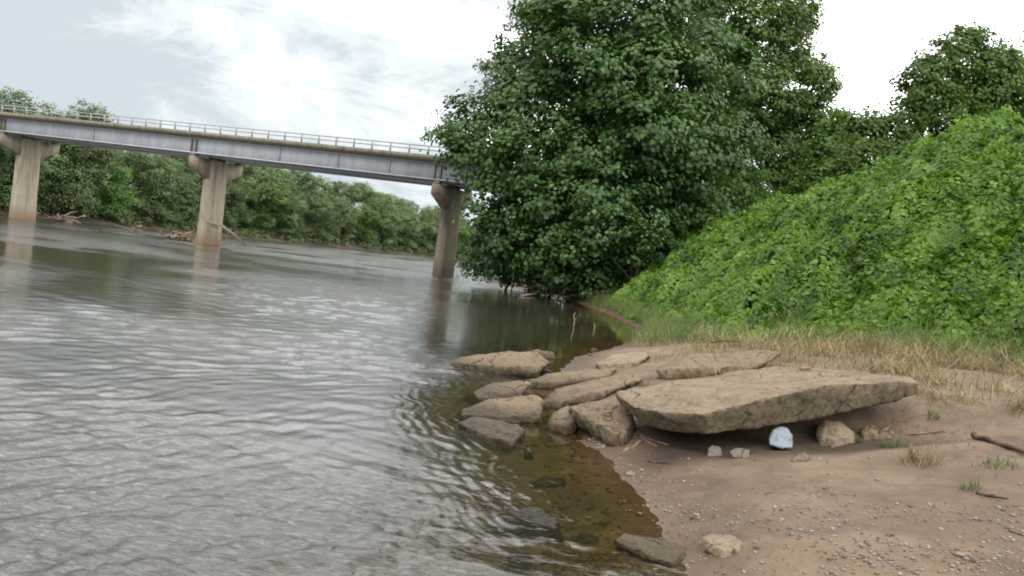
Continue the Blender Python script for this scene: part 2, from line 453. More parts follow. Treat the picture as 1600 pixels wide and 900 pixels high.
def polar(rs, th):
    T, Rr = np.meshgrid(th, rs)
    x = (Rr * np.sin(T)).ravel(); y = (Rr * np.cos(T)).ravel()
    nr, na = len(rs), len(th)
    i = np.arange(nr - 1)[:, None] * na + np.arange(na - 1)[None, :]
    F = np.stack([i, i + 1, i + na + 1, i + na], -1).reshape(-1, 4)
    return x, y, F
def angles(lo, hi, fine, coarse):
    a = np.arange(lo, hi, fine)
    l = np.linspace(-math.pi, lo, int((lo + math.pi) / coarse) + 2)[:-1]
    r = np.linspace(hi, math.pi, int((math.pi - hi) / coarse) + 2)
    return np.concatenate([l, a, r])

th = angles(-0.72, 0.78, 0.0033, 0.07)
rs = np.concatenate([[0.02, 0.8, 1.6], np.exp(np.arange(math.log(2.4), math.log(80), 0.0085)), np.exp(np.arange(math.log(80), math.log(3500), 0.03)), [3500]])
gx, gy, gF = polar(rs, th)
gzv = ground_z(gx, gy)
fd = foot_dist(gx, gy)
fbv = np.interp(gy, FB_Y, FB_X) - gx
green = np.clip(sstep(fd + (fbm2(gx * 1.3, gy * 1.3, 3, 12) - 0.5) * 1.6, -0.4, 0.7), 0, 1)
def ground_mat():
    mt, nt, out = newmat('bank_ground')
    P = pos(nt)
    zz = N(nt, 'ShaderNodeSeparateXYZ'); L(nt, P, zz.inputs[0])
    a = noise(nt, 0.9, 5, 0.6, P); b = noise(nt, 5, 6, 0.65, P); c_ = noise(nt, 38, 4, 0.6, P)
    sand = ramp(nt, a, [(0.3, (0.105, 0.073, 0.047)), (0.5, (0.165, 0.117, 0.077)), (0.72, (0.21, 0.154, 0.104))])
    sand = mixc(nt, maprange(nt, b, 0.50, 0.68, 0, 0.55), sand, (0.085, 0.058, 0.038))
    sand = mixc(nt, maprange(nt, noise(nt, 0.55, 6, 0.62, P, 1.2), 0.46, 0.60, 0, 0.5), sand, (0.080, 0.058, 0.040))
    # grit and little shells in the sand
    v = N(nt, 'ShaderNodeTexVoronoi'); v.inputs['Scale'].default_value = 34; L(nt, P, v.inputs['Vector'])
    vc = N(nt, 'ShaderNodeSeparateColor'); L(nt, v.outputs['Color'], vc.inputs[0])
    dot = mth(nt, 'MULTIPLY', maprange(nt, v.outputs['Distance'], 0.36, 0.26), mth(nt, 'GREATER_THAN', mth(nt, 'ADD', vc.outputs[0], maprange(nt, a, 0.35, 0.65, -0.45, 0.02)), 0.86))
    stone = ramp(nt, vc.outputs[1], [(0.0, (0.12, 0.10, 0.085)), (0.35, (0.23, 0.16, 0.115)), (0.7, (0.24, 0.22, 0.195)), (1.0, (0.34, 0.31, 0.27))])
    sand = mixc(nt, mth(nt, 'MULTIPLY', dot, 0.8), sand, stone)
    wetz = mth(nt, 'ADD', zz.outputs['Z'], mth(nt, 'MULTIPLY', mth(nt, 'SUBTRACT', a, 0.5), 0.25))
    wet = maprange(nt, wetz, 0.17, 0.015, 0, 1, True)
    sand = mixc(nt, wet, sand, mixc(nt, 1.0, sand, (0.62, 0.57, 0.52), 'MULTIPLY'))
    hollow_shade = attr(nt, 'hollow_shade')     # shade below the slab, painted into the ground colour
    sand = mixc(nt, mth(nt, 'MULTIPLY', hollow_shade, .85), sand, ramp(nt, b, [(.3, (.030, .022, .016)), (.7, (.065, .047, .034))]))
    bed = ramp(nt, b, [(0.32, (0.050, 0.036, 0.015)), (0.5, (0.105, 0.076, 0.034)), (0.7, (0.16, 0.118, 0.056))])
    bed = mixc(nt, mth(nt, 'MULTIPLY', dot, 0.75), bed, mixc(nt, 1.0, stone, (0.7, 0.6, 0.42), 'MULTIPLY'))
    bed = mixc(nt, maprange(nt, a, 0.5, 0.62, 0, 0.6), bed, (0.045, 0.040, 0.018))
    under = maprange(nt, zz.outputs['Z'], 0.0, -0.05)
    col = mixc(nt, under, sand, bed)
    soil = ramp(nt, b, [(0.3, (0.025, 0.035, 0.012)), (0.55, (0.040, 0.060, 0.016)), (0.75, (0.07, 0.06, 0.03))])
    col = mixc(nt, attr(nt, 'green'), col, soil)
    farc = ramp(nt, b, [(0.3, (0.030, 0.024, 0.015)), (0.6, (0.060, 0.046, 0.029)), (0.8, (0.04, 0.05, 0.02))])
    col = mixc(nt, attr(nt, 'farbank'), col, farc)
    r = maprange(nt, wet, 0, 1, 0.92, 0.6)
    nrm = bump(nt, c_, 0.5, 0.012, bump(nt, b, 0.5, 0.05))
    nrm = bump(nt, dot, 0.6, 0.008, nrm)
    principled(nt, out, col, r, nrm, 0.25)
    return mt
M['ground'] = ground_mat()
gme = npmesh('ground', np.stack([gx, gy, gzv], 1), gF, M['ground'], True, {'hollow_shade': np.exp(-(np.hypot((gx - 3.0 - np.clip(gx - 3.0, -1.1, 1.1)), (gy - 7.9 - .16 * (gx - 3.0))) / .52) ** 4), 'green': green, 'farbank': sstep(fbv, -1.5, 0.5)})
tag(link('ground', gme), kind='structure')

# ------------------------------------------------------------------ the river
th = angles(-0.66, 0.50, 0.0018, 0.07)
rs = np.concatenate([[0.02, 0.8, 1.6], np.exp(np.arange(math.log(2.4), math.log(75), 0.0048)), np.exp(np.arange(math.log(75), math.log(3000), 0.035)), [3000]])
wx, wy, wF = polar(rs, th)
rad = np.hypot(wx, wy)
dsh = np.interp(wy, SH_Y, SH_X) - wx          # distance out from the near shore
dfb = wx - np.interp(wy, FB_Y, FB_X)
lay = ground_z(wx, wy)
depth = np.maximum(-lay, 0)
cove = sstep(wx + 0.14 * (wy - 12) * 0 , -3.2, -0.6) * sstep(wy, 11.5, 16)
calm = 1 - 0.86 * cove
calm *= 0.22 + 0.78 * sstep(dsh, 0.6, 1.9)
calm *= 0.55 + 0.45 * sstep(dfb + 6 * (fbm2(wx * .1, wy * .1, 2, 4) - .5), 1, 9)
gust = 0.22 + 1.1 * sstep(fbm2(wx * 0.20 + .1 * wy, wy * 0.24, 4, 41), 0.30, 0.68)
amp = calm * gust
h = np.zeros_like(wx)
wxx = wx + 0.5 * (fbm2(wx * 0.35, wy * 0.35, 3, 71) - 0.5) * 2
wyy = wy + 0.5 * (fbm2(wx * 0.35, wy * 0.35, 3, 72) - 0.5) * 2
wr = np.random.default_rng(5)
sp = np.maximum(rad * 0.0048, rad * 0.0018)
for kx in range(64):
    lam = 0.075 * (0.80 / 0.075) ** (wr.random() ** 1.0)
    dirn = R(-62) + wr.normal(0, 0.85) if kx % 3 else wr.uniform(0, 2 * math.pi)
    kk = 2 * math.pi / lam
    fade = 1 - sstep(sp / lam, 0.14, 0.30)
    a = 0.0038 * lam ** 0.85 * (0.7 if lam > .38 else 1) * wr.uniform(0.5, 1.2)
    ph = kk * (math.cos(dirn) * wxx + math.sin(dirn) * wyy) + wr.uniform(0, 6.28)
    h += fade * a * (np.sin(ph) + 0.25 * np.sin(2 * ph + 0.7))
h *= amp
# ripples running in on the broken rocks
u = wxx * 0.93 + wyy * 0.25 + 0.55 * (fbm2(wx * 1.1, wy * 1.1, 3, 77) - .5)
win = sstep(dsh, .25, .7) * (1 - sstep(dsh, 1.3, 2.2)) * sstep(wy, 4, 6) * (1 - sstep(wy, 12, 15)) * (0.35 + fbm2(wx * .9, wy * .9, 2, 78))
h += win * (0.0021 * np.sin(2 * math.pi * u / .16) + 0.0009 * np.sin(2 * math.pi * (u * .9 - .35 * wyy + .1 * fbm2(wx * 3, wy * 3, 2, 79)) / .115) + 0.0010 * np.sin(2 * math.pi * (u * 1.03 + .2 * wyy) / .075))
# smooth swirls of the current
h += 0.012 * (.4 + amp) * calm * (fbm2(wxx * 1.1 + 0.8 * wyy, wyy * 1.6, 2, 91) - 0.5)
h -= np.maximum(rad - 300, 0) * 0
def water_mat():
    mt, nt, out = newmat('river_water')
    P = pos(nt)
    ampA = attr(nt, 'calm')
    mpz = N(nt, 'ShaderNodeMapping'); mpz.inputs['Rotation'].default_value = (0, 0, R(28)); mpz.inputs['Scale'].default_value = (1.0, 2.2, 1.0); L(nt, P, mpz.inputs[0])
    f1 = noise(nt, 9.0, 4, 0.6, mpz.outputs[0], 0.6)
    f2 = noise(nt, 1.3, 4, 0.6, mpz.outputs[0], 0.8)
    b1 = N(nt, 'ShaderNodeBump'); b1.inputs['Distance'].default_value = 0.016; L(nt, f1, b1.inputs['Height']); L(nt, mth(nt, 'MULTIPLY', ampA, 0.5), b1.inputs['Strength'])
    b2 = N(nt, 'ShaderNodeBump'); b2.inputs['Distance'].default_value = 0.24; L(nt, f2, b2.inputs['Height']); L(nt, mth(nt, 'MULTIPLY', mth(nt, 'MULTIPLY', ampA, attr(nt, 'far')), 0.35), b2.inputs['Strength'])
    L(nt, b1.outputs[0], b2.inputs['Normal'])
    nrm = b2.outputs[0]
    gl = N(nt, 'ShaderNodeBsdfGlossy'); L(nt, maprange(nt, attr(nt, 'far'), 0, 1, 0.03, 0.10), gl.inputs['Roughness']); gl.inputs[0].default_value = (0.97, 0.98, 1.0, 1)
    L(nt, nrm, gl.inputs['Normal'])
    tr = N(nt, 'ShaderNodeBsdfTransparent'); tr.inputs[0].default_value = (0.85, 0.76, 0.57, 1)
    df = N(nt, 'ShaderNodeBsdfDiffuse'); df.inputs[0].default_value = (0.046, 0.040, 0.027, 1); L(nt, nrm, df.inputs['Normal'])
    body = N(nt, 'ShaderNodeMixShader'); L(nt, attr(nt, 'murk'), body.inputs[0]); L(nt, tr.outputs[0], body.inputs[1]); L(nt, df.outputs[0], body.inputs[2])
    fr = N(nt, 'ShaderNodeFresnel'); fr.inputs[0].default_value = 1.42; L(nt, nrm, fr.inputs['Normal'])
    mxs = N(nt, 'ShaderNodeMixShader'); L(nt, fr.outputs[0], mxs.inputs[0]); L(nt, body.outputs[0], mxs.inputs[1]); L(nt, gl.outputs[0], mxs.inputs[2])
    L(nt, mxs.outputs[0], out.inputs[0])
    return mt
M['water'] = water_mat()
wme = npmesh('river', np.stack([wx, wy, h], 1), wF, M['water'], True,
             {'murk': 1 - np.exp(-np.maximum(depth - 0.02, 0) * 3.0), 'calm': amp, 'far': sstep(rad, 8, 55)})
tag(link('river', wme), kind='structure')

# ------------------------------------------------------------------ foliage builders
def unit(v): return v / (np.linalg.norm(v, axis=-1, keepdims=True) + 1e-9)
def leaves(P, Nn, size, asp, g):
    n = len(P)
    t = unit(np.cross(Nn, g.normal(size=(n, 3)))); b = np.cross(Nn, t)
    s = (size * g.uniform(0.65, 1.25, n))[:, None]
    fold = g.uniform(-0.05, 0.22, n)[:, None]
    droop = g.uniform(-0.25, 0.1, n)[:, None]
    V = np.stack([P - t * s * 0.5, P - t * s * 0.08 + b * s * asp * 0.5 + Nn * s * fold,
                  P + t * s * 0.5 + Nn * s * droop, P - t * s * 0.08 - b * s * asp * 0.5 + Nn * s * fold], 1).reshape(-1, 3)
    F = np.arange(4 * n).reshape(n, 4)
    return V, F
def crown_mesh(name, lobes, per, leaf, mat, g, clump=0.55, cover=1.0, floor=None, asp=0.8, upw=0.7, flat=0.62, gap=0.12):
    """lobes (x,y,z,rx,ry,rz): leaf clumps sit round every lobe; 'per' leaves to a clump"""
    lobes = np.array(lobes, float)
    PP, NN = [], []
    for i, lb in enumerate(lobes):
        c, r = lb[:3], lb[3:]
        area = 4 * math.pi * ((r[0] * r[1] + r[1] * r[2] + r[0] * r[2]) / 3)
        n = max(6, int(cover * area / (clump * clump * 2.2)))
        d = unit(g.normal(size=(n, 3)))
        q = np.where(g.random(n) < 0.36, g.uniform(0.25, 0.8, n), g.uniform(0.82, 1.12, n))[:, None]
        cc = c + d * r * q
        inside = np.zeros(n, bool)
        for j, lo in enumerate(lobes):
            if j == i: continue
            inside |= (((cc - lo[:3]) / lo[3:]) ** 2).sum(1) < 0.72
        keep = ~inside & (g.random(n) > gap)
        if floor is not None: keep &= cc[:, 2] > floor
        cc = cc[keep]; d = d[keep]
        k = len(cc)
        if not k: continue
        rc = clump * g.uniform(0.6, 1.35, k)
        off = g.normal(size=(k, per, 3)) * 0.55
        off[:, :, 2] *= flat
        p = cc[:, None, :] + off * rc[:, None, None]
        nn = unit(off * 0.55 + d[:, None, :] * 0.75 + np.array([0, 0, upw]) + g.normal(size=(k, per, 3)) * 0.28)
        PP.append(p.reshape(-1, 3)); NN.append(nn.reshape(-1, 3))
    P = np.concatenate(PP); Nn = np.concatenate(NN)
    V, F = leaves(P, Nn, leaf, asp, g)
    return npmesh(name, V, F, mat)
def trunk_mesh(name, base, top, r0, lobes, mat, g, limbs=10, lean=0.3):
    mb = MB()
    base, top = np.array(base, float), np.array(top, float)
    K = 7
    pts = [base + (top - base) * (i / (K - 1)) + np.array([g.normal() * lean * 0.3, g.normal() * lean * 0.3, 0]) * (0 if i in (0, K - 1) else 1) for i in range(K)]
    rr = [r0 * (1.35 if i == 0 else 1) * (1 - 0.82 * i / (K - 1)) for i in range(K)]
    mb.tube(pts, rr, 9, int(g.integers(1e6)))
    lb = list(lobes); g.shuffle(lb)
    for l in lb[:limbs]:
        tgt = np.array(l[:3]) + g.normal(size=3) * 0.3
        f = np.clip(g.uniform(0.15, 0.75), 0, 1)
        f = min(f, max(0.12, (tgt[2] - base[2]) / max(top[2] - base[2], 0.1) - 0.15))
        i0 = f * (K - 1); ia = min(int(i0), K - 2); s = pts[ia] + (pts[ia + 1] - pts[ia]) * (i0 - ia)
        rl = r0 * (1 - 0.75 * f) * 0.42
        midp = s * 0.5 + tgt * 0.5 + np.array([0, 0, np.linalg.norm(tgt - s) * 0.08]) + g.normal(size=3) * 0.15
        mb.tube([s, s * .75 + midp * .25 + g.normal(size=3) * .06, midp, midp * .4 + tgt * .6 + g.normal(size=3) * .1, tgt], [rl, rl * .85, rl * .62, rl * .4, rl * .15], 6, int(g.integers(1e6)))
    return mb.mesh(name, mat, True)
def envelope_lobes(n, c, R3, rl, g, power=2.2, shell=(0.45, 0.86), zlo=-1.0):
    out = []
    while len(out) < n:
        d = unit(g.normal(size=3))
        if d[2] < zlo: continue
        q = g.uniform(*shell)
        r = g.uniform(*rl)
        out.append((c[0] + d[0] * R3[0] * q, c[1] + d[1] * R3[1] * q, c[2] + d[2] * R3[2] * q, r * g.uniform(.9, 1.25), r * g.uniform(.9, 1.25), r * g.uniform(.7, .95)))
    return out
def make_tree(name, base, lobes, tz, r0, mat, bark, label, cat='tree', group=None, per=60, leaf=0.16, clump=0.55, cover=1.0, limbs=12, seed=1, floor=None, gap=0.12, upw=0.7, top=None, tr_name='trunk'):
    g = np.random.default_rng(seed)
    o = empty(name, base)
    b = np.array(base)
    lob = [(l[0] - b[0], l[1] - b[1], l[2] - b[2], *l[3:]) for l in lobes]
    t = (0, 0, tz) if top is None else tuple(np.array(top) - b)
    link(tr_name, trunk_mesh(tr_name, (0, 0, -0.4), t, r0, lob, bark, g, limbs), o)
    cm = crown_mesh('crown', lob, per, leaf, mat, g, clump, cover, None if floor is None else floor - b[2], gap=gap, upw=upw)
    link('crown', cm, o)
    tag(o, label, cat, group)
    return o

# ------------------------------------------------------------------ the big tree and its neighbours on the near bank
g = np.random.default_rng(21)
lob = envelope_lobes(62, (4.9, 45.5, 11.5), (7.1, 6.6, 10.8), (1.5, 2.5), g)
# boughs that carry the outline: low over the water on the left, high on the right
for (px, py, Y, r) in [(712, 205, 44, 1.2), (735, 240, 43, 1.5), (760, 190, 43.5, 1.7), (775, 300, 42, 1.7), (790, 360, 41.5, 1.5), (775, 405, 42.5, 1.1), (850, 385, 40.5, 1.7), (905, 400, 40, 1.6), (965, 380, 40, 1.8), (1010, 340, 40.5, 1.8), (860, 320, 40, 2.0), (940, 300, 39, 2.1), (1040, 290, 40.5, 2.0), (900, 220, 39.5, 2.1), (1000, 200, 39, 2.2), (1090, 330, 41, 1.5), (1090, 230, 40, 2.0), (820, 240, 41, 1.9), (830, 150, 42, 1.8), (930, 120, 40, 2.2), (1040, 110, 40, 2.2), (880, 50, 41, 1.9), (990, 30, 41, 2.2), (800, 100, 44, 1.3), (1140, 120, 43, 1.8), (860, 5, 43, 1.5)]:
    p = at(px, py, Y); lob.append((*p, r * 1.1, r, r * 0.85))
make_tree('broadleaf_tree', (3.8, 46, gz(3.8, 46)), lob, 17, 0.55, M['leaf_big'], M['bark_dark'],
          'huge dark green tree whose crown hides the right end of the bridge', per=54, leaf=0.26, clump=0.66, cover=1.3, limbs=26, seed=3, floor=0.5, gap=0.10)
g = np.random.default_rng(22)
lob = []
for (px, py, Y, r) in [(1160, 60, 53, 2.6), (1215, 45, 54, 2.4), (1120, 5, 54, 2.6), (1190, -60, 54, 2.6), (1230, 110, 53, 2.3), (1265, 130, 53, 1.9), (1180, 150, 52, 2.6), (1250, 190, 53, 2.3), (1290, 215, 53, 1.8), (1200, 230, 52, 2.4), (1305, 250, 53, 1.5), (1270, 265, 53, 1.8), (1220, 290, 52, 1.9), (1150, 250, 52, 2.2), (1110, 170, 53, 2.3), (1240, 15, 55, 1.6), (1080, -50, 55, 2.6), (1170, 310, 51, 2.0), (1230, 330, 51, 1.8), (1280, 300, 51, 1.6), (1120, 320, 50, 2.0), (1200, 265, 51, 2.2), (1190, 200, 55, 2.4), (1225, 165, 56, 2.3), (1235, 250, 55, 2.2), (1175, 290, 53, 2.2)]:
    p = at(px, py, Y); lob.append((*p, r, r, r * 0.8))
make_tree('feathery_tree', (13.2, 54, gz(13.2, 54)), lob, 15, 0.45, M['leaf_back'], M['bark'],
          'lighter yellow green tree with a feathery crown, right behind the huge dark tree', per=58, leaf=0.24, clump=0.62, cover=1.5, limbs=16, seed=4, gap=0.08)
lob = []
for (px, py, Y, r) in [(790, 75, 52, 1.5), (815, 50, 52, 1.4), (775, 95, 52, 1.0), (800, 110, 52, 1.5), (840, 60, 52, 1.8), (780, 150, 52, 1.4), (700, 195, 50, 0.8), (850, 130, 53, 2.2)]:
    p = at(px, py, Y); lob.append((*p, r, r, r * 0.8))
b = at(860, 300, 53)
make_tree('rusty_tree', (b[0], b[1], gz(b[0], b[1])), lob, 14, 0.3, M['leaf_rust'], M['bark'],
          'thin tree with reddish brown leaves poking out of the big crown at upper left', per=34, leaf=0.2, clump=0.55, cover=0.8, limbs=8, seed=6, gap=0.25)
# bushes below the big tree
for i, (px, py, Y, sc, lab) in enumerate([(860, 425, 43.5, 1.6, 'dark bush over the shoreline below the middle of the big tree'), (935, 425, 42, 1.6, 'dark bush where the cove shore meets the embankment foot'), (800, 400, 44, 1.5, 'shadowed bush hanging low over the water, nearest the right bridge pier'),
                                  (1000, 372, 38.5, 1.5, 'dense bush at the foot of the embankment beneath the big tree'),
                                  (1110, 300, 43, 1.9, 'rounded bush on the upper embankment against the big tree')]):
    p = at(px, py, Y); g = np.random.default_rng(60 + i)
    lb = envelope_lobes(9, p, (1.7 * sc, 1.4 * sc, 1.1 * sc), (0.6 * sc, 0.9 * sc), g)
    base = (p[0], p[1], gz(p[0], p[1]))
    make_tree('bush', base, lb, p[2] - base[2], 0.12, M['leaf_big'] if i < 4 else M['leaf_back'], M['bark_dark'], lab, 'bush', 'bushes below the big tree', per=40, leaf=0.19, clump=0.5, cover=1.0, limbs=8, seed=70 + i, floor=base[2] + .15, tr_name='stem')

# trees beyond the crest of the embankment
def crest_tree(name, spec, Yb, mat, bark, label, cat, seed, leaf=0.22, per=60, clump=0.55, gap=0.06, r0=0.28, cover=1.6, tr='trunk', base_px=None):
    lb = [(*at(px, py, Y), r, r, r * .82) for (px, py, Y, r) in spec]
    cx = np.mean([l[0] for l in lb]); base = (cx, Yb, gz(cx, Yb))
    hi = max(l[2] for l in lb) - 1.0
    return make_tree(name, base, lb, hi - base[2], r0, mat, bark, label, cat, 'trees beyond the embankment', per=per, leaf=leaf, clump=clump, gap=gap, limbs=12, seed=seed, cover=cover, tr_name=tr)
crest_tree('olive_tree', [(1440, 130, 44, 1.4), (1470, 100, 44, 1.4), (1500, 85, 44, 1.5), (1520, 65, 44, 0.9), (1545, 110, 44, 1.6), (1500, 140, 44, 1.9), (1450, 175, 44, 1.6), (1545, 160, 44, 1.8), (1420, 150, 44, 0.9), (1580, 130, 45, 1.5), (1600, 170, 45, 1.6), (1490, 190, 43, 1.5), (1565, 95, 45, 1.0), (1545, 200, 43, 1.2)], 44, M['leaf_olive'], M['bark'],
           'olive green tree with an uneven top beyond the embankment crest', 'tree', 81)
crest_tree('pale_tree', [(1612, 95, 47, 1.1), (1630, 70, 47, 1.3), (1600, 125, 47, .9), (1640, 130, 47, 1.5), (1620, 170, 47, 1.4)], 47, M['leaf_back'], M['bark'],
           'sparse paler tree cut off by the right edge above the embankment', 'tree', 82, per=22, gap=0.4)
crest_tree('crest_bush', [(1345, 215, 42, 0.9), (1365, 195, 42, 0.8), (1385, 215, 42, 1.1), (1340, 250, 41, 1.0), (1375, 250, 41, 1.1), (1410, 200, 42, 1.1), (1405, 235, 41, 1.0), (1330, 190, 42.5, .6), (1355, 275, 40, 1.0), (1395, 258, 40, 1.0)], 42, M['leaf_olive'], M['bark'],
           'dark bush on the embankment crest between the big tree and the olive tree', 'bush', 83, tr='stem', r0=0.1)
crest_tree('crest_bush', [(1315, 200, 48, 1.2), (1300, 240, 48, 1.4), (1330, 235, 48, 1.0), (1320, 270, 47, 1.3), (1280, 280, 47, 1.2), (1300, 305, 46, 1.3), (1255, 310, 46, 1.3)], 48, M['leaf_back'], M['bark'],
           'bush filling the dip just right of the big tree crown', 'bush', 84, tr='stem', r0=0.1)

# ------------------------------------------------------------------ the far bank
def far_proto(seed, mat, hgt, spread, leaf=0.21, low=True):
    g = np.random.default_rng(seed)
    lb = envelope_lobes(12, (0, 0, hgt * 0.56), (spread, spread, hgt * 0.42), (spread * .36, spread * .56), g, shell=(0.55, 0.9))
    if low:
        for k in range(5):
            a = g.uniform(0, 6.28); lb.append((math.cos(a) * spread * .7, math.sin(a) * spread * .7, g.uniform(.12, .28) * hgt, spread * .42, spread * .42, spread * .34))
    cm = crown_mesh('crown', lb, 44, leaf, mat, g, 0.55, 1.5, 0.3, gap=0.03, upw=0.95)
    tm = trunk_mesh('trunk', (0, 0, -0.5), (0, 0, hgt * .8), 0.22, lb, M['bark'], g, 8)
    return cm, tm
protos = {'willowy': [far_proto(101, M['leaf_far'], 9, 3.6), far_proto(102, M['leaf_far'], 10, 3.2), far_proto(103, M['leaf_far'], 8.5, 4.0)],
          'fresh': [far_proto(104, M['leaf_fresh'], 9, 3.4), far_proto(105, M['leaf_fresh'], 8, 3.0)]}
def far_tree(name, kind, k, x, y, sc, rz, label, group):
    cm, tm = protos[kind][k % len(protos[kind])]
    o = empty(name, (x, y, gz(x, y)), rz)
    o.scale = (sc * random.uniform(.9, 1.1), sc * random.uniform(.9, 1.1), sc)
    link('trunk', tm, o); link('crown', cm, o)
    return tag(o, label, 'tree', group)
def bank_point(t):
    """t metres along the far bank from Y=50"""
    P = np.stack([FB_X[2:], FB_Y[2:]], 1)
    seg = np.hypot(*(P[1:] - P[:-1]).T); cum = np.concatenate([[0], np.cumsum(seg)])
    i = min(np.searchsorted(cum, t, 'right') - 1, len(seg) - 1)
    f = (t - cum[i]) / seg[i]; d = (P[i + 1] - P[i]) / seg[i]
    return P[i] + (P[i + 1] - P[i]) * f, np.array([-d[1], d[0]])
ordn = ['first', 'second', 'third', 'fourth', 'fifth', 'sixth', 'seventh', 'eighth', 'ninth', 'tenth', 'eleventh', 'twelfth', 'thirteenth', 'fourteenth', 'fifteenth', 'sixteenth', 'seventeenth', 'eighteenth', 'nineteenth', 'twentieth', 'twenty-first', 'twenty-second', 'twenty-third', 'twenty-fourth', 'twenty-fifth', 'twenty-sixth', 'twenty-seventh', 'twenty-eighth', 'twenty-ninth', 'thirtieth']
def project(p):
    d = np.array(p) - CAM; w_ = d @ FW
    return 800 + FPX * (d @ RT) / w_, 450 - FPX * (d @ UP) / w_
rnd = random.Random(4)
t = 8.0; fi = 0
front = []
while t < 235:
    c, nrm = bank_point(t)
    off = rnd.uniform(1.6, 3.6) + t * 0.006
    front.append((c[0] + nrm[0] * off, c[1] + nrm[1] * off, t))
    t += rnd.uniform(4.2, 6.0) * (1 + t / 260)
for i, (x, y, t) in enumerate(front):
    px, py = project((x, y, 4))
    if px < -120 or px > 900: continue
    kind = 'fresh' if (i % 5 == 2) else 'willowy'
    zone = 'left of the left pier' if px < 35 else 'between left and middle piers' if px < 335 else 'between middle and right piers' if px < 690 else 'past the right pier'
    look = 'fresh bright green tree' if kind == 'fresh' else 'dusty grey green tree'
    fi += 1
    sc = rnd.uniform(0.82, 1.05) * (1.06 if t < 40 else 1.0)
    far_tree('riverside_tree', kind, rnd.randrange(9), x, y, sc, rnd.uniform(0, 6.28), f'{look} at the far waterline {zone}, {ordn[fi-1]} from left', 'trees lining the far bank')
t = 6.0; bi = 0
while t < 230:
    c, nrm = bank_point(t)
    off = rnd.uniform(8, 14)
    x, y = c[0] + nrm[0] * off, c[1] + nrm[1] * off
    px, py = project((x, y, 10))
    if -140 < px < 860:
        bi += 1
        zone = 'by the left span' if px < 335 else 'between middle and right piers' if px < 690 else 'beyond the right pier'
        sc = rnd.uniform(1.08, 1.28) * (1.20 if px < 150 else 0.92 if px < 330 else 1.05)
        far_tree('tall_tree', 'willowy' if bi % 4 else 'fresh', rnd.randrange(9), x, y, sc, rnd.uniform(0, 6.28), f'tall back row tree on the far bank {zone}, {ordn[bi-1]} from left', 'tall trees in the back row of the far bank')
    t += rnd.uniform(5.5, 8) * (1 + t / 260)
# low scrub at the far waterline, one mass
g = np.random.default_rng(55)
sl = []
for t in np.arange(4, 230, 1.1):
    c, nrm = bank_point(t); o_ = g.uniform(0.6, 2.6)
    if g.random() < 0.9:
        x, y = c + nrm * o_; r = g.uniform(0.4, 0.95)
        sl.append((x, y, gz(x, y) + r * .4, r * 1.2, r * 1.2, r))
sm = crown_mesh('far_bank_scrub', sl, 22, 0.26, M['leaf_far'], g, 0.5, 0.9, 0.1)
tag(link('far_bank_scrub', sm), 'low dull green scrub along the far waterline', 'scrub', None, 'stuff')

# ------------------------------------------------------------------ the bridge
A = at(692, 432, 56.0); A[2] = 0
Bp = at(35, 338, 70.7); Bp[2] = 0
ax = (Bp - A); span = np.linalg.norm(ax) / 2; ax /= np.linalg.norm(ax)      # along the deck, leftwards
tv = np.array([ax[1], -ax[0], 0.0])                                          # across the deck
if tv[1] > 0: tv = -tv                                                       # towards the camera
Z = np.array([0, 0, 1.0])
br = empty('road_bridge', tuple(A))
tag(br, 'long road bridge of pale steel girders on three concrete hammerhead piers', 'bridge')
GRADE = 0.021
axs = ax + Z * GRADE; axs = axs / np.linalg.norm(axs)
def BL(s, c, z): return ax * s + tv * c + Z * (z + (GRADE * (s - span) if z > 4.5 else 0))       # bridge-local: along, towards camera, up
CAPZ, GZ0, GZ1, DZ = 6.58, 6.80, 7.95, 8.38
s0, s1 = -13.0, 3.6 * span
HW = 2.75
# deck slab with overhang and kerb
mb = MB()
prof = [(HW + .55, GZ1 + .16), (HW + .55, DZ), (HW + .22, DZ), (HW + .2, DZ - .2), (-HW - .2, DZ - .2), (-HW - .22, DZ), (-HW - .55, DZ), (-HW - .55, GZ1 + .16), (-HW, GZ1 + .004), (HW, GZ1 + .004)]
n = len(prof)
V = [BL(s, c, z) for s in (s0, s1) for (c, z) in prof]
Q = [(i, (i + 1) % n, n + (i + 1) % n, n + i) for i in range(n)]
mb.add(V, Q)
mb.build('deck', M['deck'], br)
# girders
for gi, c in enumerate((HW - .25, HW - 2.28, -HW + 2.28, -HW + .25)):
    mb = MB()
    for (lo, hi, hw) in ((GZ0, GZ0 + .09, .26), (GZ0 + .09, GZ1 - .06, .025), (GZ1 - .06, GZ1, .24)):
        mb.box(BL((s0 + s1) / 2, c, (lo + hi) / 2), (s1 - s0) / 2, hw, (hi - lo) / 2, axs, tv, Z)
    go = mb.build('girder', M['steel'], br)
    if gi == 0:
        go['label'] = 'pale grey outer girder facing the camera'
        st = [k * span + d for k in (-1, 0, 1, 2, 3) for d in (-.22, .22)] + [span * f for f in (.18, .38, 1.5, 2.5, .62)]
        for s in st:
            m2 = MB(); m2.box(BL(s, c + .13, (GZ0 + GZ1) / 2 + .015), .03, .1, (GZ1 - GZ0) / 2 - .08, axs, tv, Z)
            m2.build('stiffener', M['deck'] if abs((s / span) - round(s / span)) < .05 else M['steel'], go)
# cross frames under the deck
for s in np.arange(s0 + 2, s1, span / 4):
    mb = MB(); mb.box(BL(s, 0, GZ1 - .5), .05, HW - .3, .3, axs, tv, Z); mb.build('cross_frame', M['steel'], br)
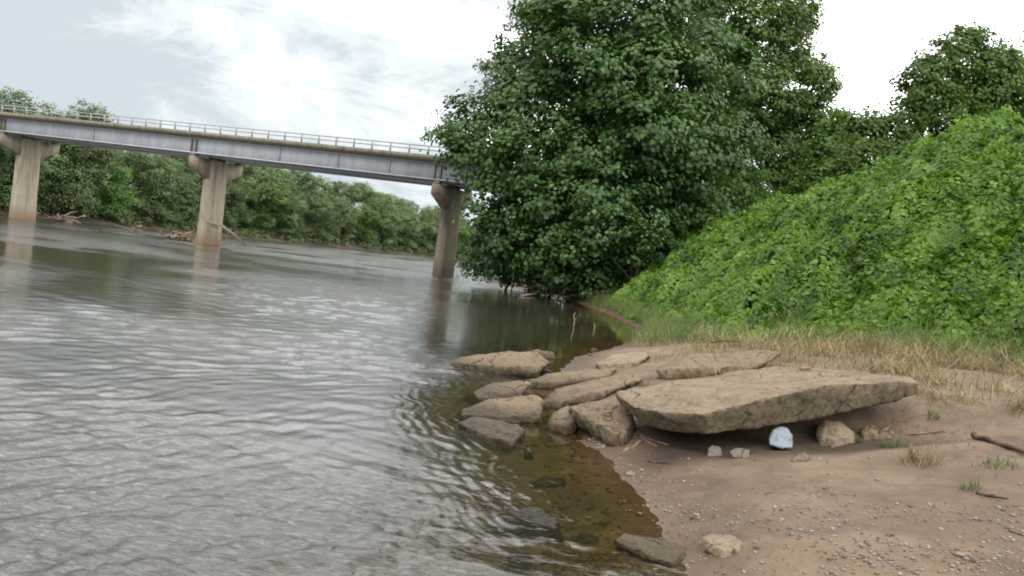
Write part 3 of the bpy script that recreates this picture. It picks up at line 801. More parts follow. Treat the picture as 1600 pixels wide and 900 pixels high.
# railings
for side in (1, -1):
    mb = MB()
    for z in (DZ + .32, DZ + .58):
        mb.box(BL((s0 + s1) / 2, side * (HW + .38), z), (s1 - s0) / 2, .03, .034, axs, tv, Z)
    ro = mb.build('railing', M['rail'], br)
    ro['label'] = 'near two-bar railing' if side == 1 else 'far two-bar railing'
    for s in np.arange(s0 + .6, s1, 1.45):
        m2 = MB(); m2.box(BL(s, side * (HW + .37), DZ + .305), .038, .05, .30, axs, tv, Z); m2.build('railing_post', M['rail'], ro)
# piers
for k, nm in ((0, 'right pier'), (1, 'middle pier'), (2, 'left pier'), (3, None)):
    s = k * span
    mb = MB()
    a_, b_ = 1.08, .44
    ring = []
    for i in range(20):
        an = 2 * math.pi * i / 20
        ca, sa = math.cos(an), math.sin(an)
        ring.append((b_ * math.copysign(abs(ca) ** .55, ca), a_ * math.copysign(abs(sa) ** .45, sa)))
    zs = [(-2.6, 1.05), (0.3, 1.05), (2.2, 1.0), (4.2, .97), (CAPZ - .01, .94)]
    V = [BL(s + r[0] * f, r[1] * f, z) for z, f in zs for r in ring]
    Q = [(i * 20 + j, i * 20 + (j + 1) % 20, (i + 1) * 20 + (j + 1) % 20, (i + 1) * 20 + j) for i in range(len(zs) - 1) for j in range(20)]
    mb.add(V, Q)
    po = mb.build('pier', M['pier'] if k else M['pier_dark'], br, True)
    if nm: po['label'] = nm + (' with brown waterline staining' if k else ' of darker concrete')
    mb = MB(); hw = .30
    pr = [(-HW + .0, CAPZ), (HW - .0, CAPZ), (HW - .0, CAPZ - .72), (1.06, CAPZ - 1.5), (-1.06, CAPZ - 1.5), (-HW, CAPZ - .72)]
    V = [BL(s + e_, c, z) for e_ in (-hw, hw) for (c, z) in pr]
    mb.add(V, [(i, (i + 1) % 6, 6 + (i + 1) % 6, 6 + i) for i in range(6)] + [(0, 3, 2, 1), (0, 5, 4, 3), (6, 7, 8, 9), (6, 9, 10, 11)])
    mb.build('pier_cap', M['cap'], po)
    for c in (HW - .25, HW - 2.28, -HW + 2.28, -HW + .25):
        m2 = MB(); m2.box(BL(s, c, (CAPZ + GZ0) / 2), .22, .22, (GZ0 - CAPZ) / 2 - .002, ax, tv, Z); m2.build('bearing', M['cap'], po)

# ------------------------------------------------------------------ driftwood in the river
def drift(name, label, cat, px, py, Y, n, length, seed, mat='driftwood', rad=.07, z=0.0, flat=.3, group=None, loc=None):
    g = np.random.default_rng(seed)
    base = at(px, py, Y) if loc is None else np.array(loc); base[2] = z
    mb = MB()
    for i in range(n):
        a = g.uniform(0, 6.28); l = length * g.uniform(.4, 1)
        d = np.array([math.cos(a), math.sin(a) , g.uniform(-.1, flat)])
        c = g.normal(size=3) * length * .22; c[2] = abs(c[2]) * .5
        pts = [c + d * l * (f - .5) + g.normal(size=3) * l * .04 for f in (0, .3, .65, 1)]
        r = rad * g.uniform(.4, 1.2)
        mb.tube(pts, [r, r * .9, r * .6, r * .25], 6, int(g.integers(1e6)))
    o = mb.build(name, M[mat], None, True, tuple(base))
    return tag(o, label, cat, group)
drift('driftwood_pile', 'tangled pile of bleached driftwood against the middle bridge pier', 'driftwood', 285, 372, 64, 34, 2.6, 201, rad=.1, z=.12)
drift('driftwood_pile', 'small grey driftwood heap at the far waterline beside the left pier', 'driftwood', 100, 345, 77, 14, 2.6, 202, z=.15, rad=.1)
drift('driftwood_pile', 'low driftwood strip stranded in shallow water between left and middle piers', 'driftwood', 205, 358, 70, 12, 2.4, 203, z=.08, flat=.08)
mb = MB(); P0 = at(320, 328, 62.0)
mb.tube([at(318, 330, 62), at(323, 346, 61.9), at(345, 352, 61.8), at(368, 368, 62.2), at(384, 384, 62.6)], [.05, .09, .12, .09, .04], 7, 5)
mb.tube([at(323, 346, 61.9), at(333, 352, 62), at(340, 356, 62)], [.08, .16, .10], 7, 6)
o = mb.build('dead_branch', M['driftwood'], None, True)
tag(o, 'long bent dead branch caught across the front of the middle pier', 'branch')
drift('driftwood_pile', 'dark drift snag lying on the shore below the big tree', 'driftwood', 830, 455, 47, 16, 3.0, 204, 'stick', z=.12, rad=.07)
mb = MB()
mb.tube([atz(815, 462, .04) , atz(850, 457, .16), atz(905, 462, .3)], [.05, .08, .05], 7, 3)
tag(mb.build('fallen_limb', M['driftwood'], None, True), 'pale fallen limb lying along the shaded waterline at the back of the cove', 'branch')
for i, (px, py, hgt, lab) in enumerate([(896, 510, .42, 'taller of two pale sticks standing in the dark cove water'), (928, 515, .22, 'shorter of two pale sticks standing in the dark cove water')]):
    b = atz(px, py, 0.0)
    mb = MB(); mb.tube([(0, 0, -.25), (.01, 0, hgt * .4), (-.03, 0, hgt * .75), (.0, 0, hgt)], [.022, .02, .016, .008], 6, i)
    mb.tube([(0, 0, hgt * .5), (.05, 0, hgt * .62), (.07, 0, hgt * .8)], [.014, .01, .004], 5, i + 3)
    tag(mb.build('pale_stick', M['driftwood'], None, True, tuple(b)), lab, 'stick')

# ------------------------------------------------------------------ rocks
def apply_remesh(V3, vox, smooth=6):
    bm = bmesh.new()
    for p in V3: bm.verts.new(p)
    bmesh.ops.convex_hull(bm, input=list(bm.verts))
    bmesh.ops.delete(bm, geom=[v for v in bm.verts if not v.link_faces], context='VERTS')
    me = bpy.data.meshes.new('t'); bm.to_mesh(me); bm.free()
    o = bpy.data.objects.new('t', me); COL.objects.link(o)
    md = o.modifiers.new('r', 'REMESH'); md.mode = 'VOXEL'; md.voxel_size = vox
    if smooth:
        ms = o.modifiers.new('s', 'SMOOTH'); ms.factor = .5; ms.iterations = smooth
    dg = bpy.context.evaluated_depsgraph_get(); dg.update()
    out = bpy.data.meshes.new_from_object(o.evaluated_get(dg))
    bpy.data.objects.remove(o); bpy.data.meshes.remove(me)
    return out
def rough_up(me, seed, a1, f1, a2, f2, z_keep=None):
    n = len(me.vertices)
    co = np.zeros(n * 3, np.float32); me.vertices.foreach_get('co', co); co = co.reshape(-1, 3).astype(float)
    no = np.zeros(n * 3, np.float32); me.vertices.foreach_get('normal', no); no = no.reshape(-1, 3)
    d = fbm3(co * f1 + seed, 4, seed) * a1 * 2
    rdg = 1 - np.abs(fbm3(co * f1 * 1.7 + seed * 3, 3, seed + 9)) * 5
    d = d - np.clip(rdg - .6, 0, 1) * a1 * .35
    pit = fbm3(co * f2 + seed * 2, 3, seed + 5)
    d = d + pit * a2 * 2 - np.maximum(pit - .12, 0) * a2 * 6
    co = co + no * d[:, None]
    me.vertices.foreach_set('co', co.astype(np.float32).ravel())
    me.polygons.foreach_set('use_smooth', np.ones(len(me.polygons), bool))
    me.update()
def hull_rock(name, pts, mat, label, cat, seed, vox=None, rough=(.060, 3.0, .020, 12), smooth=3, group=None):
    pts = np.array(pts, float)
    c = pts.mean(0); c[2] = pts[:, 2].min()
    ext = (pts.max(0) - pts.min(0)).max()
    me = apply_remesh((pts - c) * np.array([1.07 if ext < 2.2 else 1.0, 1.0, 1.04 if ext < 2.2 else 1.0]), vox or max(ext / 64, .007), smooth)
    k = min(1.0, ext / 0.8)
    rough_up(me, seed, rough[0] * k, rough[1] / max(k, .25), rough[2] * k, rough[3] / max(k, .25))
    me.materials.clear(); me.materials.append(mat); me.name = name
    o = link(name, me, None, tuple(c))
    return tag(o, label, cat, group)
def pix_rock(name, top, low, mat, label, cat, seed, sink=.12, snap=True, drop=0.0, **kw):
    """top and low: lists of (px, py, Y) on the photo's lines of sight; low points also run down into the ground"""
    # set the rock where the lines of sight through its foot meet the ground or the water
    f = []
    for px, py, Y in low:
        q = ray(px, py); Ys = np.linspace(2.2, 24, 1600)
        hz_ = CAMZ + q[2] * Ys - np.maximum(ground_z(q[0] * Ys, Ys), -0.02)
        f.append(Ys[int(np.argmax(hz_ < 0))] / Y if (hz_ < 0).any() else 1.0)
    f = min(max(float(np.median(f)), .8), 1.2) if snap else 1.0
    top = [(a, b, c * f) for a, b, c in top]; low = [(a, b, c * f) for a, b, c in low]
    yl = np.mean([t[2] for t in low])
    hpx = np.mean([t[1] for t in low]) - np.mean([t[1] for t in top])
    P = [at(px, py - 1, yl + 0.6 * (Y - yl)) for px, py, Y in top] + [at(*t) for t in low]
    P += [at(px, py - 1, Y + .10) for px, py, Y in top]
    P += [at(px * .9 + .1 * np.mean([t[0] for t in low]), py - .5 * hpx, Y * 1.003) for px, py, Y in low]
    for t in low:
        q = at(*t); P.append(q + np.array([0, .06, -sink]))
    P = [p - np.array([0, 0, drop]) for p in P]
    return hull_rock(name, P, mat, label, cat, seed, **kw)

def Z4(x, y): return 920 + x * .3375, 520 + y * .3375
# the big tilted slab: top face corners and the lower edge of its front
topf = [(118, 283, 8.35), (185, 255, 8.75), (370, 225, 9.1), (700, 178, 9.6), (880, 160, 9.9), (1140, 165, 9.7), (1350, 198, 9.2), (1490, 205, 8.85), (1527, 232, 8.6), (1330, 232, 8.32), (1100, 240, 8.0), (950, 272, 7.8), (780, 315, 7.6), (530, 378, 7.42), (330, 368, 7.6), (205, 342, 7.9)]
lowf = [(1520, 285, 8.62), (1350, 328, 8.4), (1200, 362, 8.22), (1000, 403, 7.98), (780, 452, 7.72), (560, 474, 7.5), (420, 464, 7.66), (240, 440, 7.95), (150, 330, 8.4)]
P = [at(*Z4(x, y), Y) for x, y, Y in topf] + [at(*Z4(x, y), Y) for x, y, Y in lowf]
for x, y, Y, dz in ((370, 225, 9.1, .40), (880, 160, 9.9, .42), (1350, 198, 9.2, .24)):
    P.append(at(*Z4(x, y), Y) + np.array([0, .0, -dz]))
hull_rock('concrete_slab', P, M['slab'], 'huge tilted concrete slab lying half off the ground with a dark hollow beneath', 'concrete slab', 11, vox=.02, rough=(.045, 2.2, .016, 11), smooth=1)

RK = 'broken rocks and slabs at the water edge'
pix_rock('flat_rock', [(688, 573, 13.3), (722, 562, 13.5), (794, 551, 13.7), (834, 554, 13.6), (853, 569, 13.3)], [(834, 583, 12.75), (772, 585, 12.7), (710, 579, 12.9)], M['rock'], 'long tapering tan rock lying furthest out in the water', 'rock', 21, group=RK)
pix_rock('flat_rock', [(815, 552, 14.9), (840, 548, 15.1), (862, 553, 15.0)], [(820, 560, 14.6), (866, 561, 14.7)], M['rock_dark'], 'small dark flat rock just behind the long tapering rock', 'rock', 22, group=RK)
pix_rock('flat_rock', [(820, 600, 11.6), (860, 586, 12.0), (909, 582, 12.2), (957, 579, 12.5), (950, 588, 12.2)], [(909, 596, 11.6), (859, 606, 11.2), (832, 607, 11.2)], M['rock'], 'thin flat rock ledge behind the leaning slab left of the huge slab', 'rock', 23, group=RK)
pix_rock('wet_rock', [(727, 625, 10.4), (766, 603, 10.7), (810, 596, 10.9), (824, 603, 10.8)], [(812, 622, 10.2), (747, 631, 9.95)], M['rock_dark'], 'low dark wet rock half in the water, in front of the long tan rock', 'rock', 24, group=RK)
pix_rock('wedge_rock', [(707, 658, 9.2), (722, 643, 9.4), (760, 629, 9.6), (828, 621, 9.7), (843, 627, 9.6)], [(840, 655, 9.05), (794, 663, 8.85), (722, 661, 8.9)], M['rock'], 'wedge shaped rock with a dark wet face pointing into the water', 'rock', 25, group=RK)
pix_rock('small_slab', [(809, 612, 10.35), (821, 600, 10.5), (829, 601, 10.5), (818, 612, 10.3)], [(812, 618, 10.2), (819, 616, 10.15)], M['rock_tan'], 'pale narrow stone propped upright against the low dark wet rock', 'stone', 26, group=RK, sink=.04)
pix_rock('leaning_slab', [(838, 632, 9.9), (878, 611, 10.3), (956, 592, 10.8), (990, 587, 11.0), (998, 596, 10.6)], [(960, 616, 9.95), (918, 631, 9.55), (878, 641, 9.35), (847, 642, 9.5)], M['rock'], 'broad leaning slab directly left of the huge tilted slab', 'rock', 27, group=RK, sink=.03)
pix_rock('flat_rock', [(719, 664, 8.75), (741, 656, 8.95), (806, 666, 8.7), (815, 677, 8.45)], [(797, 700, 7.95), (753, 686, 8.2), (728, 672, 8.5)], M['rock_dark'], 'cracked flat rock sinking into the water below the wedge shaped rock', 'rock', 28, group=RK)
pix_rock('boulder', [(853, 668, 8.5), (865, 648, 8.8), (884, 636, 9.0), (905, 640, 9.0)], [(857, 676, 8.35), (884, 681, 8.2), (905, 668, 8.4)], M['rock'], 'rounded boulder wedged against the triangular rock', 'rock', 29, group=RK)
pix_rock('triangular_rock', [(895, 640, 8.7), (930, 632, 8.9), (965, 629, 8.95), (976, 637, 8.85), (988, 665, 8.4)], [(992, 685, 8.05), (977, 702, 7.75), (952, 697, 7.8), (909, 664, 8.3)], M['rock'], 'tan triangular rock leaning at the left end of the huge slab', 'rock', 30, group=RK, sink=.06)
pix_rock('flat_rock', [(931, 570, 13.4), (956, 556, 14.2), (1008, 552, 14.6), (1013, 558, 14.2)], [(992, 574, 13.0), (940, 578, 12.9)], M['rock_tan'], 'flat pale brown rock at the edge of the grass by the cove', 'rock', 31, group=RK, sink=.05)
pix_rock('gravelly_slab', [(1030, 580, 11.2), (1085, 558, 12.2), (1180, 551, 12.6), (1215, 554, 12.4), (1190, 572, 11.4)], [(1050, 592, 10.9), (1150, 586, 11.0)], M['rock'], 'rough gravelly slab lying flush with the ground behind the huge slab', 'rock', 32, group=RK, rough=(.05, 3, .02, 14))
# stones beneath and in front of the slab
ST = 'loose stones around the huge slab'
pix_rock('tan_stone', [(1277, 676, 8.0), (1290, 661, 8.1), (1312, 662, 8.1), (1332, 682, 8.0)], [(1283, 697, 7.75), (1305, 701, 7.7), (1333, 693, 7.8)], M['rock_tan'], 'large tan stone at the mouth of the hollow beneath the huge slab', 'stone', 41, group=ST, sink=.03)
pix_rock('brown_stone', [(1345, 676, 8.0), (1357, 665, 8.1), (1372, 672, 8.05)], [(1350, 688, 7.85), (1372, 689, 7.85)], M['rock'], 'dull brown stone, left one of the pair right of the large tan stone', 'stone', 42, group=ST, sink=.03)
pix_rock('brown_stone', [(1373, 678, 7.95), (1386, 668, 8.05), (1396, 677, 8.0)], [(1374, 688, 7.82), (1396, 687, 7.85)], M['rock'], 'dull brown stone, right one of the pair right of the large tan stone', 'stone', 43, group=ST, sink=.03)
pix_rock('grey_stone', [(1107, 703, 7.5), (1113, 697, 7.55), (1124, 700, 7.55)], [(1108, 713, 7.35), (1128, 713, 7.38)], M['rock_grey'], 'small upright grey stone under the front corner of the huge slab', 'stone', 44, group=ST, sink=.02)
pix_rock('grey_stone', [(1141, 707, 7.45), (1150, 702, 7.5), (1171, 705, 7.5)], [(1146, 715, 7.35), (1169, 717, 7.32)], M['rock_grey'], 'flat jagged grey stone beside the small upright grey stone', 'stone', 45, group=ST, sink=.02)
pix_rock('brown_stone', [(1246, 712, 7.3), (1256, 708, 7.35), (1265, 714, 7.3)], [(1240, 722, 7.1), (1262, 722, 7.12)], M['rock_dark'], 'small dark brown stone on the sand before the plastic bag', 'stone', 46, group=ST, sink=.02)
pix_rock('wedge_rock', [(963, 846, 5.25), (978, 836, 5.4), (1020, 843, 5.35), (1068, 858, 5.25), (1070, 872, 5.1)], [(1052, 893, 4.86), (1030, 887, 4.9), (972, 858, 5.12)], M['rock'], 'long wedge rock at the bottom edge where sand meets water', 'rock', 47, sink=.08)
pix_rock('tan_stone', [(1102, 845, 5.4), (1112, 836, 5.5), (1140, 838, 5.5), (1157, 852, 5.4)], [(1106, 860, 5.2), (1130, 873, 5.1), (1157, 868, 5.15)], M['rock_tan'], 'blocky tan stone on the wet sand beside the bottom wedge rock', 'stone', 48, sink=.03)
pix_rock('dark_rock', [(772, 803, 6.0), (800, 791, 6.15), (836, 789, 6.15), (862, 806, 6.0)], [(784, 818, 5.75), (830, 822, 5.7), (880, 834, 5.6)], M['rock_slate'], 'dark wet rock breaking the surface of the shallow brown water', 'rock', 49, drop=.04, sink=.12)
pix_rock('dark_rock', [(830, 748, 6.75), (850, 741, 6.85), (880, 741, 6.85)], [(836, 754, 6.65), (884, 751, 6.68)], M['rock_slate'], 'thin dark stone barely awash in the shallows above the dark wet rock', 'stone', 50, drop=.04, sink=.12)
pix_rock('dark_stone', [(820, 706, 7.55), (826, 702, 7.6), (832, 706, 7.55)], [(820, 711, 7.45), (832, 711, 7.45)], M['rock_slate'], 'small round dark stone in the shallows below the cracked flat rock', 'stone', 51, sink=.06)
pix_rock('dark_rock', [(893, 834, 5.45), (910, 828, 5.55), (935, 833, 5.5)], [(900, 841, 5.3), (938, 842, 5.3)], M['rock_slate'], 'small dark stone awash left of the bottom wedge rock', 'stone', 52, drop=.04, sink=.1)
pix_rock('dark_rock', [(795, 862, 5.05), (810, 855, 5.12), (830, 859, 5.1)], [(800, 868, 4.95), (832, 869, 4.95)], M['rock_slate'], 'drowned dark stone near the bottom of the shallow water', 'stone', 53, drop=.04, sink=.1)
COB = 'cobbles between the broken rocks'
for i, (px, py, wpx, Y, mt_, lab) in enumerate([
    (816, 661, 13, 8.75, 'rock_grey', 'pale grey cobble touching the end of the wedge shaped rock'),
    (828, 668, 14, 8.6, 'rock_slate', 'blue grey flat cobble below the wedge shaped rock'),
    (838, 658, 14, 8.85, 'rock_grey', 'grey cobble between the wedge shaped rock and the rounded boulder'),
    (806, 683, 9, 8.2, 'rock_tan', 'tan cobble on the cracked flat rock end'),
    (852, 577, 12, 13.2, 'rock_slate', 'dark cobble touching the right end of the long tapering rock'),
    (853, 585, 16, 12.7, 'rock_grey', 'light grey cobble in the gap behind the thin flat ledge'),
    (929, 549, 10, 16.2, 'rock_grey', 'whitish stone at the edge of the cove water'),
    (921, 556, 8, 15.6, 'rock_grey', 'smaller whitish stone beside the cove water'),
    (985, 743, 13, 6.55, 'rock_tan', 'oval brown cobble on the sand below the triangular rock'),
    (1040, 858, 8, 5.2, 'rock_tan', 'small pinkish cobble between bottom wedge rock and blocky stone'),
    (1083, 812, 9, 5.65, 'rock', 'brown cobble on open sand above the blocky tan stone'),
    (1390, 838, 11, 4.75, 'rock_dark', 'dark brown cobble lying alone on the lower right sand'),
    (1500, 872, 13, 4.1, 'rock_tan', 'pale cobble near the lower right corner'),
    (1521, 880, 11, 4.0, 'rock_grey', 'grey cobble next to the pale cobble in the lower right corner'),
    (1290, 764, 9, 5.9, 'rock_dark', 'dark pebble on smooth sand below the large tan stone'),
    (1182, 858, 10, 5.0, 'rock', 'brown cobble right of the blocky tan stone')]):
    g = np.random.default_rng(300 + i)
    q = ray(px, py)
    # where the line of sight meets the ground
    Ys = np.linspace(2.5, 24, 900); hz_ = CAMZ + q[2] * Ys - ground_z(q[0] * Ys, Ys)
    ii = int(np.argmax(hz_ < 0)) if (hz_ < 0).any() else 0
    Yg = Ys[ii] if ii else Y
    r = wpx / FPX * Yg * .62
    c = np.array([q[0] * Yg, Yg, max(gz(q[0] * Yg, Yg), -.05) + r * .25])
    pts = c + unit(g.normal(size=(14, 3))) * r * np.array([1.1, .9, .62])
    hull_rock('cobble', pts, M[mt_], lab, 'stone', 310 + i, vox=r / 9, smooth=3, group=COB)

# reddish brick scrap on top of the slab
p = at(1258, 577, 9.55)
mb = MB(); mb.box((0, 0, 0), .065, .03, .016, (.98, .1, .15), (-.1, .99, 0), (-.15, 0, .98))
mt_, nt_, out_ = newmat('brick'); P_ = pos(nt_); nb = noise(nt_, 30, 4, .6, P_)
principled(nt_, out_, ramp(nt_, nb, [(.3, (.20, .11, .08)), (.7, (.30, .18, .13))]), .9, bump(nt_, nb, .5, .01))
o = mb.build('brick_fragment', mt_, None, False, (p[0], p[1], p[2] + .012))
bv = o.modifiers.new('edge', 'BEVEL'); bv.width = .008; bv.segments = 2
tag(o, 'reddish brick fragment on the back edge of the huge slab', 'brick')

# crumpled plastic bag in the hollow
mt_, nt_, out_ = newmat('bag_plastic')
p_ = principled(nt_, out_, (0.21, 0.24, 0.265), 0.5, None, 0.3)
p_.inputs['Subsurface Weight'].default_value = 0.15
pts = []
for (px, py, Y) in [(1203, 680, 7.75), (1212, 664, 7.8), (1228, 663, 7.8), (1238, 676, 7.75), (1238, 695, 7.7), (1222, 696, 7.6), (1204, 690, 7.65), (1215, 670, 7.98), (1232, 672, 8.0), (1222, 692, 8.0)]:
    pts.append(at(px, py, Y))
pts = np.array(pts); c = pts.mean(0)
me = apply_remesh(pts - c, .006, 2)
co = np.array([v.co[:] for v in me.vertices]); no = np.array([v.normal[:] for v in me.vertices])
d = np.abs(fbm3(co * 9 + 3, 2, 9)) * .11 + np.abs(fbm3(co * 22 + 1, 2, 19)) * .02
co = co - no * d[:, None] + no * .014
co[:, 2] -= .025
me.polygons.foreach_set('use_smooth', np.ones(len(me.polygons), bool))
me.vertices.foreach_set('co', co.astype(np.float32).ravel()); me.update()
me.materials.clear(); me.materials.append(mt_)
tag(link('plastic_bag', me, None, tuple(c)), 'crumpled bluish white plastic bag in the hollow beneath the huge slab', 'bag')

# ------------------------------------------------------------------ sticks on the sand
def on_ground(px, py):
    q = ray(px, py); Ys = np.linspace(2.2, 40, 3000)
    hz_ = CAMZ + q[2] * Ys - ground_z(q[0] * Ys, Ys)
    ii = int(np.argmax(hz_ < 0)); Y = Ys[ii]
    return np.array([q[0] * Y, Y, gz(q[0] * Y, Y)])
def stick(name, px, r, mat, label, seed, cat='stick', lift=0.0):
    pts = [on_ground(*p) for p in px]
    g = np.random.default_rng(seed)
    full = []
    for a, b in zip(pts[:-1], pts[1:]):
        for f in (0, .25, .5, .75): full.append(a + (b - a) * f + g.normal(size=3) * r * .35)
    full.append(pts[-1])
    nn = len(full)
    full = [f + np.array([0, 0, r * .7 + lift]) for f in full]
    mb = MB(); mb.tube(full, [r * (1 - .45 * i / nn) for i in range(nn)], 8, seed)
    return tag(mb.build(name, M[mat], None, True), label, cat)
stick('dark_branch', [(1522, 684), (1556, 694), (1590, 707), (1640, 728)], .030, 'stick', 'thick dark brown branch running off the right edge of the sand', 401, 'branch')
stick('dry_stick', [(1419, 680), (1450, 678), (1478, 676)], .012, 'twig', 'thin straight twig on the sand right of the hollow', 402)
stick('dry_stick', [(1001, 692), (992, 699), (978, 703)], .018, 'twig', 'short thick stick against the bottom of the triangular rock', 403)
stick('dry_stick', [(993, 676), (1015, 688), (1044, 697)], .012, 'twig', 'long thin stick pointing out from under the slab left corner', 404)
stick('dry_stick', [(1000, 682), (1014, 693), (1026, 699)], .009, 'twig', 'thinner stick beside the long thin one at the slab corner', 405)
stick('dry_stick', [(1012, 722), (1030, 724), (1046, 725)], .010, 'stick', 'straight brown stick lying alone on the sand below the slab', 406)
stick('dry_stick', [(1525, 772), (1550, 778), (1575, 780)], .013, 'stick', 'short dark stick on the sand below the thick dark branch', 407)
stick('dry_stick', [(1575, 828), (1592, 836), (1615, 846)], .008, 'twig', 'thin pale twig at the right edge of the lower sand', 408)
stick('dry_stick', [(1100, 614), (1120, 612), (1146, 615)], .010, 'stick', 'thin curved twig lying on the middle of the huge slab', 409, lift=.62)

# ------------------------------------------------------------------ gravel (one mass)
g = np.random.default_rng(91)
bm = bmesh.new(); bmesh.ops.create_icosphere(bm, subdivisions=1, radius=1.0)
bv0 = np.array([v.co[:] for v in bm.verts]); bf0 = np.array([[v.index for v in f.verts] for f in bm.faces]); bm.free()
PX = []
def scatter_px(n, x0, x1, y0, y1, dens=None):
    out = []
    for _ in range(n):
        out.append((g.uniform(x0, x1), g.uniform(y0, y1)))
    return out
cand = scatter_px(2200, 850, 1100, 680, 900) + scatter_px(2300, 1000, 1600, 790, 900) + scatter_px(250, 1080, 1600, 690, 800) + scatter_px(900, 820, 960, 560, 600) + scatter_px(900, 800, 1000, 600, 700) + scatter_px(500, 960, 1110, 690, 760) + scatter_px(900, 730, 1030, 690, 900)
VV, FF = [], []
nb = 0
C_ = np.array(cand)
dirs = np.array([ray(*c) for c in cand])
Yc = np.linspace(2.5, 18, 400)
for k in range(0, len(cand), 400):
    dd = dirs[k:k + 400]
    X = dd[:, 0:1] * Yc; Zr = CAMZ + dd[:, 2:3] * Yc
    G = ground_z(X, np.broadcast_to(Yc, X.shape))
    hit = np.argmax(Zr < G, axis=1)
    for j in range(len(dd)):
        if hit[j] == 0: continue
        Y = Yc[hit[j]]; x = dd[j, 0] * Y
        zz_ = G[j, hit[j]]
        dn = fbm2(np.array([x * 1.6]), np.array([Y * 1.6]), 3, 77)[0]
        if dn < .42 + .1 * g.random() and g.random() < .75: continue
        r = .0045 + .013 * g.random() ** 3.5
        if zz_ < -.02: r *= 1.9
        if zz_ < -.25: continue
        if abs(x - 2.9) < 1.5 and abs(Y - 7.9 - .16 * (x - 3)) < .62 and g.random() < .93: continue
        sc = r * np.array([g.uniform(.8, 1.5), g.uniform(.8, 1.3), g.uniform(.45, .8)])
        a = g.uniform(0, 6.28); ca, sa = math.cos(a), math.sin(a)
        v = bv0 * sc * (1 + g.uniform(-.18, .18, (len(bv0), 1)))
        v = np.stack([v[:, 0] * ca - v[:, 1] * sa, v[:, 0] * sa + v[:, 1] * ca, v[:, 2]], 1) + (x, Y, zz_ + r * .2)
        VV.append(v); FF.append(bf0 + nb); nb += len(bv0)
mt_, nt_, out_ = newmat('gravel')
gg = N(nt_, 'ShaderNodeNewGeometry')
cg = ramp(nt_, gg.outputs['Random Per Island'], [(0, (.10, .08, .062)), (.3, (.16, .12, .086)), (.6, (.20, .165, .13)), (.85, (.20, .195, .185)), (1, (.30, .275, .24))])
zzg = N(nt_, 'ShaderNodeSeparateXYZ'); L(nt_, gg.outputs['Position'], zzg.inputs[0])
cg = mixc(nt_, maprange(nt_, zzg.outputs['Z'], .02, -.02), cg, mixc(nt_, 1.0, cg, (.55, .42, .24), 'MULTIPLY'))
principled(nt_, out_, cg, .8)
tag(link('gravel', npmesh('gravel', np.concatenate(VV), np.concatenate(FF), mt_, True)), 'scattered gravel and shell bits on the sand and in the shallows', 'gravel', None, 'stuff')

# ------------------------------------------------------------------ leaf litter (one mass)
g = np.random.default_rng(92)
LX, LY = [], []
for px, py in [(g.uniform(1000, 1600), g.uniform(600, 900)) for _ in range(700)] + [(g.uniform(1380, 1600), g.uniform(600, 720)) for _ in range(500)]:
    d_ = ray(px, py); Ys = np.linspace(2.5, 16, 300)
    hh_ = CAMZ + d_[2] * Ys - ground_z(d_[0] * Ys, Ys); ii = int(np.argmax(hh_ < 0))
    if ii and fbm2(np.array([d_[0] * Ys[ii] * 1.2]), np.array([Ys[ii] * 1.2]), 3, 5)[0] > .40 + .12 * g.random():
        LX.append(d_[0] * Ys[ii]); LY.append(Ys[ii])
LX, LY = np.array(LX), np.array(LY)
lp = np.stack([LX, LY, ground_z(LX, LY) + .010], 1)
V, F = leaves(lp, unit(np.array([0, 0, 1.0]) + g.normal(size=(len(lp), 3)) * .25), g.uniform(.012, .040, len(lp)), .35, g)
M['litter'] = leaf_mat('leaf_litter', (0.05, 0.034, 0.022), (0.12, 0.080, 0.048), (0.24, 0.18, 0.11), 0.05, 0.8, 1.5, 0.15)
tag(link('leaf_litter', npmesh('leaf_litter', V, F, M['litter'])), 'small dead leaves and twigs strewn over the sand', 'leaf litter', None, 'stuff')

# ------------------------------------------------------------------ vines over the embankment (one mass)
g = np.random.default_rng(33)
def cover(n, xr, yr, wfun):
    x = g.uniform(*xr, n); y = g.uniform(*yr, n)
    keep = g.random(n) < wfun(x, y)
    return x[keep], y[keep]
def mound(x, y):
    return 0.10 + 1.15 * np.clip(fbm2(x * 0.62, y * 0.62, 2, 61) - 0.26, 0, 1) + 1.25 * np.clip(fbm2(x * 2.3, y * 2.3, 2, 62) - 0.36, 0, 1)
PP, NN, SZ = [], [], []
for (n, xr, yr, size) in ((420000, (4.5, 17), (12.5, 26), .13), (200000, (4.5, 24), (26, 42), .17), (60000, (4, 26), (42, 62), .22)):
    x = g.uniform(*xr, n); y = g.uniform(*yr, n)
    f = foot_dist(x, y)
    keep = (f > -1.25 + 0.9 * (fbm2(x * .9, y * .9, 2, 19) - .5)) & (f < 15) & (np.abs(x) < 0.72 * y + 1.5)
    keep &= g.random(n) < np.maximum(3.4 * fbm2(x * 1.5 + .6 * y, y * 1.5 - .5 * x, 3, 23) - 0.62, .16)
    x, y, f = x[keep], y[keep], f[keep]
    mh = mound(x, y) * sstep(f, -1.5, .8)
    q = g.random(len(x)) ** 0.22
    e_ = .12
    z0 = ground_z(x, y)
    nx = -(mound(x + e_, y) - mound(x - e_, y)) / (2 * e_); ny = -(mound(x, y + e_) - mound(x, y - e_)) / (2 * e_)
    nn = unit(np.stack([nx * 1.0 - .35, ny * 1.0 - .3, np.ones(len(x))], 1) + g.normal(size=(len(x), 3)) * .32)
    PP.append(np.stack([x, y, z0 + .03 + mh * q + g.normal(size=len(x)) * .03], 1)); NN.append(nn); SZ.append(np.full(len(x), size))
